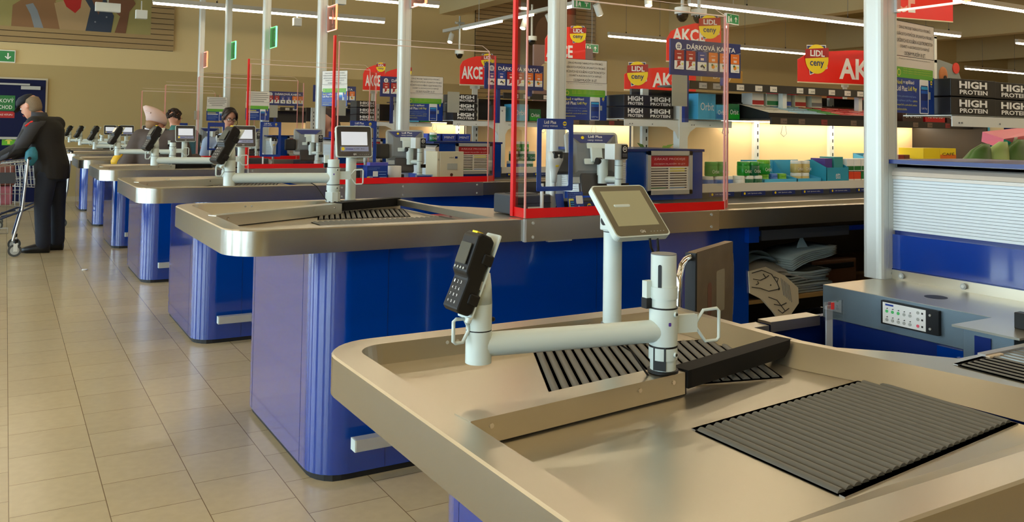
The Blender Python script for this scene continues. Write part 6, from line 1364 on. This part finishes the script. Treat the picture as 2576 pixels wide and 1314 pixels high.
m.loft([(q(0, .036, .04), .082, .084, r, fx), (q(0, .026, .07), .086, .098, r, fx), (q(0, .018, .10), .080, .094, r, fx), (q(0, .012, .125), .058, .07, r, fx), (q(0, .01, .137), .02, .03, r, fx)], CP); m.loft([(q(0, .09, .035), .07, .02, r, u), (q(0, .13, .022), .06, .008, r, u), (q(0, .165, .006), .035, .004, r, u)], CP); m.build('cap', t)
# -- woman with the pink hat, from behind
t = person('woman in a pale pink knitted hat and brown grey coat behind the fourth checkout', (1.36, 9.50, 0))
f = V3(.62, .78, 0).normalized(); L = V3(-.78, .62, 0); Rr = -L
pel = V3(1.38, 9.45, .80); che = V3(1.37, 9.48, 1.13); nk = V3(1.36, 9.52, 1.28); hd = V3(1.345, 9.54, 1.385)
shL = che + L * .2 + V3(0, 0, .07); shR = che + Rr * .2 + V3(0, 0, .07); elL = V3(1.08, 9.50, .90); elR = V3(1.62, 9.42, .93); hL = V3(1.02, 9.68, .98); hR = V3(1.78, 9.60, 1.0)
m = MB(); r, fx, u, q = head(m, hd, V3(.86, .38, -.3), SKIN, .98)
limb(m, [nk - V3(0, 0, .04), nk, hd - u * .08], [.055, .05, .048], SKIN)
m.loft([(pel - V3(0, 0, .1), .15, .12, L, f), (pel + V3(0, 0, .08), .13, .10, L, f), (che, .15, .11, L, f), (che + V3(0, 0, .1), .12, .08, L, f), (nk, .05, .05, L, f)], SKIN)
for a, b, c in ((shL, elL, hL), (shR, elR, hR)): limb(m, [a, a.lerp(b, .5), b, b.lerp(c, .5), c], [.045, .04, .035, .03, .024], SKIN); limb(m, [che + V3(0, 0, .05), a], [.06, .05], SKIN)
hand(m, hL, V3(.3, .9, .1), V3(0, 0, 1), SKIN, -1, .7); hand(m, hR, V3(.6, .8, 0), V3(0, 0, 1), SKIN, 1, .7)
for sg in (L, Rr): limb(m, [pel + sg * .08 - V3(0, 0, .05), pel + sg * .08 - V3(0, 0, .4), V3(pel.x, pel.y, .08) + sg * .08], [.08, .055, .04], SKIN)
remesh(m.build('body', t), .012); face(t, q, .98)
CO = mat('brown_grey_coat', rgb(88, 76, 70), .85, noise=(25, .3)); m = MB()
m.loft([(pel - V3(0, 0, .28), .23, .19, L, f), (pel, .225, .185, L, f), (che - V3(0, 0, .1), .225, .18, L, f), (che, .235, .175, L, f), (che + V3(0, 0, .1), .20, .13, L, f), (nk + V3(0, 0, .0), .09, .085, L, f)], CO)
for a, b, c in ((shL, elL, hL), (shR, elR, hR)): limb(m, [a, a.lerp(b, .5), b, b.lerp(c, .5), b.lerp(c, .85)], [.105, .10, .098, .08, .06], CO); limb(m, [che + V3(0, 0, .05), a], [.11, .10], CO)
remesh(m.build('coat', t), .014, 6)
m = MB(); m.loft([(nk - V3(0, 0, .04), .1, .095, L, f), (nk + V3(0, 0, .03), .082, .08, L, f)], CO); m.build('collar', t)
m = MB(); TR = mat('dark_trousers', rgb(36, 36, 42), .8)
for sg in (L, Rr): limb(m, [pel + sg * .08 - V3(0, 0, .2), pel + sg * .08 - V3(0, 0, .4), V3(pel.x, pel.y, .1) + sg * .08], [.10, .08, .065], TR)
m.build('trousers', t)
for sg in (L, Rr):
    m = MB(); c = V3(pel.x, pel.y, 0) + sg * .08; m.loft([(c - f * .05 + V3(0, 0, .04), .03, .04, L, V3(0, 0, 1)), (c + V3(0, 0, .045), .045, .045, L, V3(0, 0, 1)), (c + f * .12 + V3(0, 0, .032), .045, .03, L, V3(0, 0, 1)), (c + f * .17 + V3(0, 0, .025), .02, .018, L, V3(0, 0, 1))], BLACK); m.build('shoe', t)
PH = mat('pink_knit', rgb(214, 186, 176), .9, bump=(130, .5, (1, 1, .15))); m = MB()
m.loft([(q(0, .0, -.02), .086, .106, r, fx), (q(0, -.004, .01), .092, .112, r, fx), (q(-.008, -.014, .045), .099, .120, r, fx), (q(-.02, -.034, .08), .100, .122, r, fx), (q(-.035, -.055, .108), .088, .108, r, fx), (q(-.045, -.07, .126), .060, .075, r, fx), (q(-.05, -.078, .134), .02, .03, r, fx)], PH)
m.tube([q(-.09, -.10, .10), q(-.05, -.13, .07), q(.0, -.14, .06), q(.05, -.12, .05)], [.008, .012, .012, .008], PH, 8)
m.build('knitted_hat', t)
m = MB(); m.loft([(q(0, -.03, -.03), .078, .07, r, fx), (q(0, -.045, -.07), .06, .05, r, fx), (q(0, -.05, -.1), .04, .03, r, fx)], mat('fair_hair', rgb(150, 116, 84), .8)); m.build('hair', t)
m = MB(); c = V3(.985, 9.60, 1.0); m.loft([(c + V3(0, 0, -.07), .05, .05), (c + V3(.0, 0, -.03), .055, .05), (c + V3(.02, 0, .02), .05, .045), (c + V3(.05, 0, .05), .02, .02)], mat('yellow_bag', rgb(226, 180, 40), .5)); tag(m.build('yellow_bag'), 'yellow bag held at the left of the woman in the pink hat', 'bag')
# -- shopper behind her
t = person('shopper with short dark curly hair and teal scarf behind the pink hat', (1.93, 12.0, 0))
f = V3(.5, .86, 0).normalized(); L = V3(-.86, .5, 0); pel = V3(1.95, 11.9, .86); che = V3(1.96, 11.93, 1.16); nk = V3(1.95, 11.96, 1.30); hd = V3(1.915, 12.0, 1.43)
m = MB(); r, fx, u, q = head(m, hd, V3(.8, .5, -.2), SKIN, .95); limb(m, [nk - V3(0, 0, .05), nk, hd - u * .08], [.055, .05, .048], SKIN)
m.loft([(pel - V3(0, 0, .1), .15, .11, L, f), (pel + V3(0, 0, .1), .13, .1, L, f), (che, .16, .11, L, f), (che + V3(0, 0, .1), .12, .08, L, f), (nk, .05, .05, L, f)], SKIN)
arms = []
for sg in (1, -1):
    a = che + L * .19 * sg + V3(0, 0, .06); b_ = a + V3(0, 0, -.27) + L * .04 * sg; c = b_ + f * .22 + V3(0, 0, .05); arms.append((a, b_, c)); limb(m, [a, b_, c], [.045, .036, .025], SKIN); limb(m, [che + V3(0, 0, .05), a], [.06, .05], SKIN); hand(m, c, f, V3(0, 0, 1), SKIN, sg, .6)
    limb(m, [pel + L * .08 * sg, V3(pel.x, pel.y, .45) + L * .08 * sg, V3(pel.x, pel.y, .07) + L * .08 * sg], [.08, .055, .04], SKIN); limb(m, [V3(pel.x, pel.y, .05) + L * .08 * sg, V3(pel.x, pel.y, .035) + L * .08 * sg + f * .14], [.04, .03], SKIN)
remesh(m.build('body', t), .012); face(t, q, .95)
m = MB(); TL = mat('teal_scarf', rgb(70, 130, 120), .8, noise=(20, .5))
m.loft([(pel - V3(0, 0, .12), .2, .16, L, f), (che, .21, .16, L, f), (che + V3(0, 0, .1), .18, .12, L, f), (nk, .08, .08, L, f)], mat('teal_jacket', rgb(60, 96, 100), .8))
for a, b_, c in arms: limb(m, [a, b_, b_.lerp(c, .85)], [.085, .07, .05], MATS['teal_jacket']); limb(m, [che + V3(0, 0, .04), a], [.09, .085], MATS['teal_jacket'])
remesh(m.build('jacket', t), .014, 4)
m = MB(); m.loft([(nk - V3(0, 0, .07), .13, .12), (nk - V3(0, 0, .02), .11, .1), (nk + V3(0, 0, .05), .08, .08)], TL); m.build('scarf', t)
m = MB(); rnd = random.Random(2); HC = mat('dark_curly_hair', rgb(52, 38, 30), .9)
for i in range(60):
    a, e = rnd.uniform(0, 2 * PI), rnd.uniform(-.5, 1.4); p = q(.078 * math.cos(a) * math.cos(e), -.02 + .09 * math.sin(a) * math.cos(e), .045 + .085 * math.sin(e))
    if (p - hd).dot(fx) < .05 or e > .7: m.ball(p, .024, HC, 7, 5)
m.build('hair', t)
m = MB()
for sg in (1, -1): limb(m, [pel + L * .08 * sg - V3(0, 0, .05), V3(pel.x, pel.y, .45) + L * .08 * sg, V3(pel.x, pel.y, .09) + L * .08 * sg], [.1, .075, .065], TR)
m.build('trousers', t)
# -- cashier with glasses
t = person('cashier with dark hair, glasses and headset in pale blue shirt and black vest', (2.47, 11.45, 0))
f = V3(.12, -.99, 0).normalized(); L = V3(.99, .12, 0); pel = V3(2.44, 11.5, .72); che = V3(2.43, 11.47, 1.06); nk = V3(2.46, 11.45, 1.25); hd = V3(2.485, 11.39, 1.455)
m = MB(); r, fx, u, q = head(m, hd, V3(.12, -.93, -.34), SKIN, 1.02); limb(m, [nk - V3(0, 0, .05), nk, hd - u * .08 - fx * .02], [.055, .052, .05], SKIN)
m.loft([(pel - V3(0, 0, .1), .16, .12, L, f), (pel + V3(0, 0, .1), .14, .11, L, f), (che, .16, .11, L, f), (che + V3(0, 0, .11), .12, .08, L, f), (nk, .05, .05, L, f)], SKIN)
arms = []
for sg in (1, -1):
    a = che + L * .19 * sg + V3(0, 0, .08); b_ = a + V3(0, .02, -.27) + L * .06 * sg; c = b_ + f * .22 + V3(0, 0, .03) - L * .06 * sg; arms.append((a, b_, c)); limb(m, [a, b_, c], [.045, .036, .025], SKIN); limb(m, [che + V3(0, 0, .06), a], [.06, .05], SKIN); hand(m, c, f, V3(0, 0, 1), SKIN, sg, .6)
    limb(m, [pel + L * .09 * sg, pel + L * .09 * sg + f * .4 - V3(0, 0, .05), V3(pel.x, pel.y - .38, .08) + L * .09 * sg], [.085, .06, .04], SKIN)
remesh(m.build('body', t), .012); face(t, q, 1.02, True)
SH = mat('pale_blue_shirt', rgb(160, 178, 206), .8); VS = mat('black_vest', rgb(16, 16, 20), .8)
m = MB(); m.loft([(pel - V3(0, 0, .04), .17, .13, L, f), (che - V3(0, 0, .1), .17, .13, L, f), (che + V3(0, 0, .02), .18, .13, L, f), (che + V3(0, 0, .11), .15, .1, L, f), (nk + V3(0, 0, .01), .068, .068, L, f)], SH)
for a, b_, c in arms: limb(m, [a, b_, b_.lerp(c, .8)], [.075, .065, .05], SH); limb(m, [che + V3(0, 0, .06), a], [.08, .075], SH)
remesh(m.build('shirt', t), .012, 4)
m = MB(); m.loft([(pel - V3(0, 0, .03), .178, .142, L, f), (che - V3(0, 0, .1), .176, .142, L, f), (che + V3(0, 0, .02), .170, .142, L, f), (che + V3(0, 0, .10), .128, .11, L, f), (che + V3(0, -.01, .15), .09, .085, L, f)], VS); m.build('vest', t)
m = MB(); c = nk + f * .075; m.loft([(c + V3(0, 0, .03), .05, .02, L, f), (c + V3(0, -.02, -.03), .045, .025, L, f), (c + V3(0, -.035, -.09), .03, .02, L, f), (c + V3(0, -.045, -.14), .012, .01, L, f)], TWHITE); m.build('neck_scarf', t)
HD = mat('dark_brown_hair', rgb(44, 28, 22), .55); m = MB()
m.loft([(q(0, -.01, .128), .03, .04, r, fx), (q(0, -.018, .112), .066, .076, r, fx), (q(0, -.026, .075), .084, .088, r, fx), (q(0, -.034, .035), .088, .086, r, fx), (q(0, -.042, -.02), .084, .074, r, fx), (q(0, -.05, -.07), .072, .06, r, fx), (q(0, -.06, -.11), .045, .04, r, fx)], HD)
for sg in (1, -1): m.loft([(q(sg * .02, .055, .118), .025, .03, r, fx), (q(sg * .055, .055, .085), .022, .036, r, fx), (q(sg * .077, .035, .04), .014, .036, r, fx), (q(sg * .082, .015, -.02), .01, .03, r, fx)], HD)
m.build('hair', t)
m = MB(); m.tube([q(.092 * math.cos(a), -.005, .02 + .118 * math.sin(a)) for a in [PI * i / 12 for i in range(13)]], .006, BLACK, 8); m.cyl(q(-.088, -.005, .01), q(-.102, -.005, .01), .03, BLACK, n=14); m.tube([q(-.1, .01, -.01), q(-.09, .07, -.05), q(-.05, .11, -.07)], .003, BLACK, 6); m.build('headset', t)
m = MB(); 
for sg in (1, -1): limb(m, [pel + L * .09 * sg, pel + L * .09 * sg + f * .4 - V3(0, 0, .05), V3(pel.x, pel.y - .38, .1) + L * .09 * sg], [.1, .08, .065], TR)
m.build('trousers', t)
# -- cashier hidden behind the fourth post
t = person('cashier with long brown hair partly hidden behind the fourth post', (3.0, 8.95, 0))
f = V3(-.98, -.2, 0).normalized(); L = V3(.2, -.98, 0); pel = V3(3.03, 8.97, .72); che = V3(3.02, 8.96, 1.05); nk = V3(3.0, 8.95, 1.24); hd = V3(2.965, 8.94, 1.43)
m = MB(); r, fx, u, q = head(m, hd, V3(-.95, -.2, -.2), SKIN, 1.0); limb(m, [nk - V3(0, 0, .05), nk, hd - u * .08 - fx * .02], [.055, .052, .05], SKIN)
m.loft([(pel - V3(0, 0, .1), .16, .12, L, f), (pel + V3(0, 0, .1), .14, .11, L, f), (che, .16, .11, L, f), (che + V3(0, 0, .11), .12, .08, L, f), (nk, .05, .05, L, f)], SKIN)
arms = []
for sg in (1, -1):
    a = che + L * .19 * sg + V3(0, 0, .08); b_ = a + V3(0, 0, -.27) + L * .04 * sg; c = b_ + f * .22 + V3(0, 0, .03); arms.append((a, b_, c)); limb(m, [a, b_, c], [.045, .036, .025], SKIN); limb(m, [che + V3(0, 0, .06), a], [.06, .05], SKIN); hand(m, c, f, V3(0, 0, 1), SKIN, sg, .6)
    limb(m, [pel + L * .09 * sg, pel + L * .09 * sg + f * .4 - V3(0, 0, .05), V3(pel.x - .38, pel.y, .08) + L * .09 * sg], [.085, .06, .04], SKIN)
remesh(m.build('body', t), .012); face(t, q)
m = MB(); DS = mat('dark_uniform', rgb(34, 34, 44), .8); m.loft([(pel - V3(0, 0, .04), .18, .14, L, f), (che, .19, .14, L, f), (che + V3(0, 0, .11), .15, .1, L, f), (nk, .068, .068, L, f)], DS)
for a, b_, c in arms: limb(m, [a, b_, b_.lerp(c, .8)], [.075, .065, .05], DS); limb(m, [che + V3(0, 0, .06), a], [.08, .075], DS)
remesh(m.build('uniform', t), .013, 4)
m = MB(); HB = mat('brown_long_hair', rgb(66, 44, 34), .6)
m.loft([(q(0, -.01, .128), .03, .04, r, fx), (q(0, -.018, .11), .068, .08, r, fx), (q(0, -.03, .07), .088, .09, r, fx), (q(0, -.045, .02), .092, .085, r, fx), (q(0, -.07, -.06), .092, .075, r, fx), (q(0, -.085, -.14), .088, .06, r, fx), (q(0, -.095, -.22), .07, .035, r, fx)], HB); m.build('hair', t)
m = MB()
for sg in (1, -1): limb(m, [pel + L * .09 * sg, pel + L * .09 * sg + f * .4 - V3(0, 0, .05), V3(pel.x - .38, pel.y, .1) + L * .09 * sg], [.1, .08, .065], TR)
m.build('trousers', t)
# ---------------------------------------------------------------- shopping trolleys
WIRE = mat('trolley_wire', rgb(190, 188, 180), .3, .7); BLUEM = mat('trolley_blue_metal', rgb(50, 60, 86), .4, .4)
def trolley(x0, x1, y0, y1, label, load=True):
    """handle end at x1, nose at x0"""
    t = thing('shopping_trolley', label, 'shopping trolley', ((x0 + x1) / 2, (y0 + y1) / 2, 0), 'shopping trolleys')
    zb, zt = .50, .93; s = 1 if x1 > x0 else -1
    m = MB(); r = .0035
    def P(a, b, c): return (x0 + (x1 - x0) * a, y0 + (y1 - y0) * b, c)
    n = 20
    for i in range(n + 1):
        a = i / n
        for b in (0, 1): m.tube([P(.08 + .92 * a * 1., b * .96 + .02, zb + .06 * (1 - a)), P(a, b, zt - .10 * (1 - a))], r * .75, WIRE, 5)
        m.tube([P(.08 + .92 * a, .03, zb + .06 * (1 - a)), P(.08 + .92 * a, .97, zb + .06 * (1 - a))], r * .75, WIRE, 5)
    for j in range(9):
        b = j / 8; m.tube([P(.08, b, zb + .06), P(0, b, zt - .1)], r * .75, WIRE, 5); m.tube([P(1, b, zb), P(1, b, zt)], r * .75, WIRE, 5)
    for c in (0, .3, .6, 1):
        m.tube([P(.08 * (1 - c), 0, zb + .06 * (1 - c) + (zt - .1 - zb) * c), P(1, 0, zb + (zt - zb) * c), P(1, 1, zb + (zt - zb) * c), P(.08 * (1 - c), 1, zb + .06 * (1 - c) + (zt - .1 - zb) * c)], r * (1.6 if c in (0, 1) else 1), WIRE, 6, closed=True)
    m.build('wire_basket', t)
    m = MB()
    for b in (0, 1): m.tube([P(1.02, b, .98), P(1.0, b, .72), P(.98, b, .48), P(.90, b, .16)], .012, BLUEM if b else WIRE, 8); m.tube([P(.98, b, .46), P(.3, b, .20), P(.1, b, .17)], .011, BLUEM, 8)
    m.tube([P(.6, 0, .2), P(.6, 1, .2)], .008, WIRE, 6); m.tube([P(.90, 0, .17), P(.90, 1, .17)], .008, WIRE, 6); m.build('frame', t)
    m = MB(); m.tube([P(1.03, -.02, .985), P(1.03, 1.02, .985)], .017, BLACK, 10); m.build('handle', t)
    m = MB()
    for j in range(5): m.tube([P(.3, .1 + j * .2, .235), P(.85, .1 + j * .2, .235)], .0035, WIRE, 5)
    m.tube([P(.3, .05, .235), P(.85, .05, .235), P(.85, .95, .235), P(.3, .95, .235)], .005, WIRE, 5, closed=True); m.build('lower_rack', t)
    for a in (.06, .92):
        for b in (.02, .98):
            c = Vector(P(a, b, .062)); w = MB(); w.cyl(c - V3(0, .014, 0), c + V3(0, .014, 0), .062, mat('trolley_tyre', rgb(70, 72, 70), .6), n=20); w.cyl(c - V3(0, .0155, 0), c + V3(0, .0155, 0), .042, LGREY, n=16); w.cyl(c - V3(0, .017, 0), c + V3(0, .017, 0), .012, DGREY, n=10); wh = w.build('wheel', t)
            w = MB(); w.box(c.x - .012, c.x + .025, c.y - .02, c.y - .016, c.z - .01, c.z + .075, WHITEM); w.box(c.x - .012, c.x + .025, c.y + .016, c.y + .02, c.z - .01, c.z + .075, WHITEM); w.cyl(c + V3(.006, 0, .07), c + V3(.006, 0, .11), .022, BLACK, n=12); w.build('castor_fork', wh)
    return t
trolley(-.72, .19, 9.96, 10.52, 'loaded shopping trolley cut off by the left edge in front of the man')
m = MB(); m.box(-.10, .10, 9.952, 9.955, .735, .845, DGREY); tag(m.build('trolley_sign'), 'dark plate hanging on the basket of the left trolley', 'plate')
PKC = mat('pink_pack', rgb(190, 110, 126), .4, noise=(14, .6)); RDP = mat('red_brown_pack', rgb(150, 90, 80), .5, noise=(12, .6))
for x, w, z, h, c, lb in ((-.62, .3, .53, .16, RDP, 'red brown pack at the nose of the left trolley'), (-.28, .36, .515, .19, PKC, 'pink pack lying low in the left trolley'), (-.24, .34, .71, .2, RDP, 'red brown pack standing above the pink pack in the left trolley')):
    m = MB(); m.box(x, x + w, 10.02, 10.34, z, z + h, c); tag(m.build('grocery_pack', None, .02), lb, 'pack')
c = V3(.235, 10.02, 1.0); m = MB(); m.loft([(c + V3(0, 0, -.09), .02, .02), (c + V3(0, 0, -.02), .06, .03), (c + V3(.0, 0, .05), .055, .03), (c + V3(.01, 0, .10), .02, .015)], mat('turquoise_bag', rgb(50, 140, 160), .5, noise=(40, .6))); tag(m.build('turquoise_bag'), 'small turquoise bag hanging at the trolley handle by the man', 'bag')
trolley(-.1, .73, 12.54, 13.05, 'empty shopping trolley behind the legs of the man')
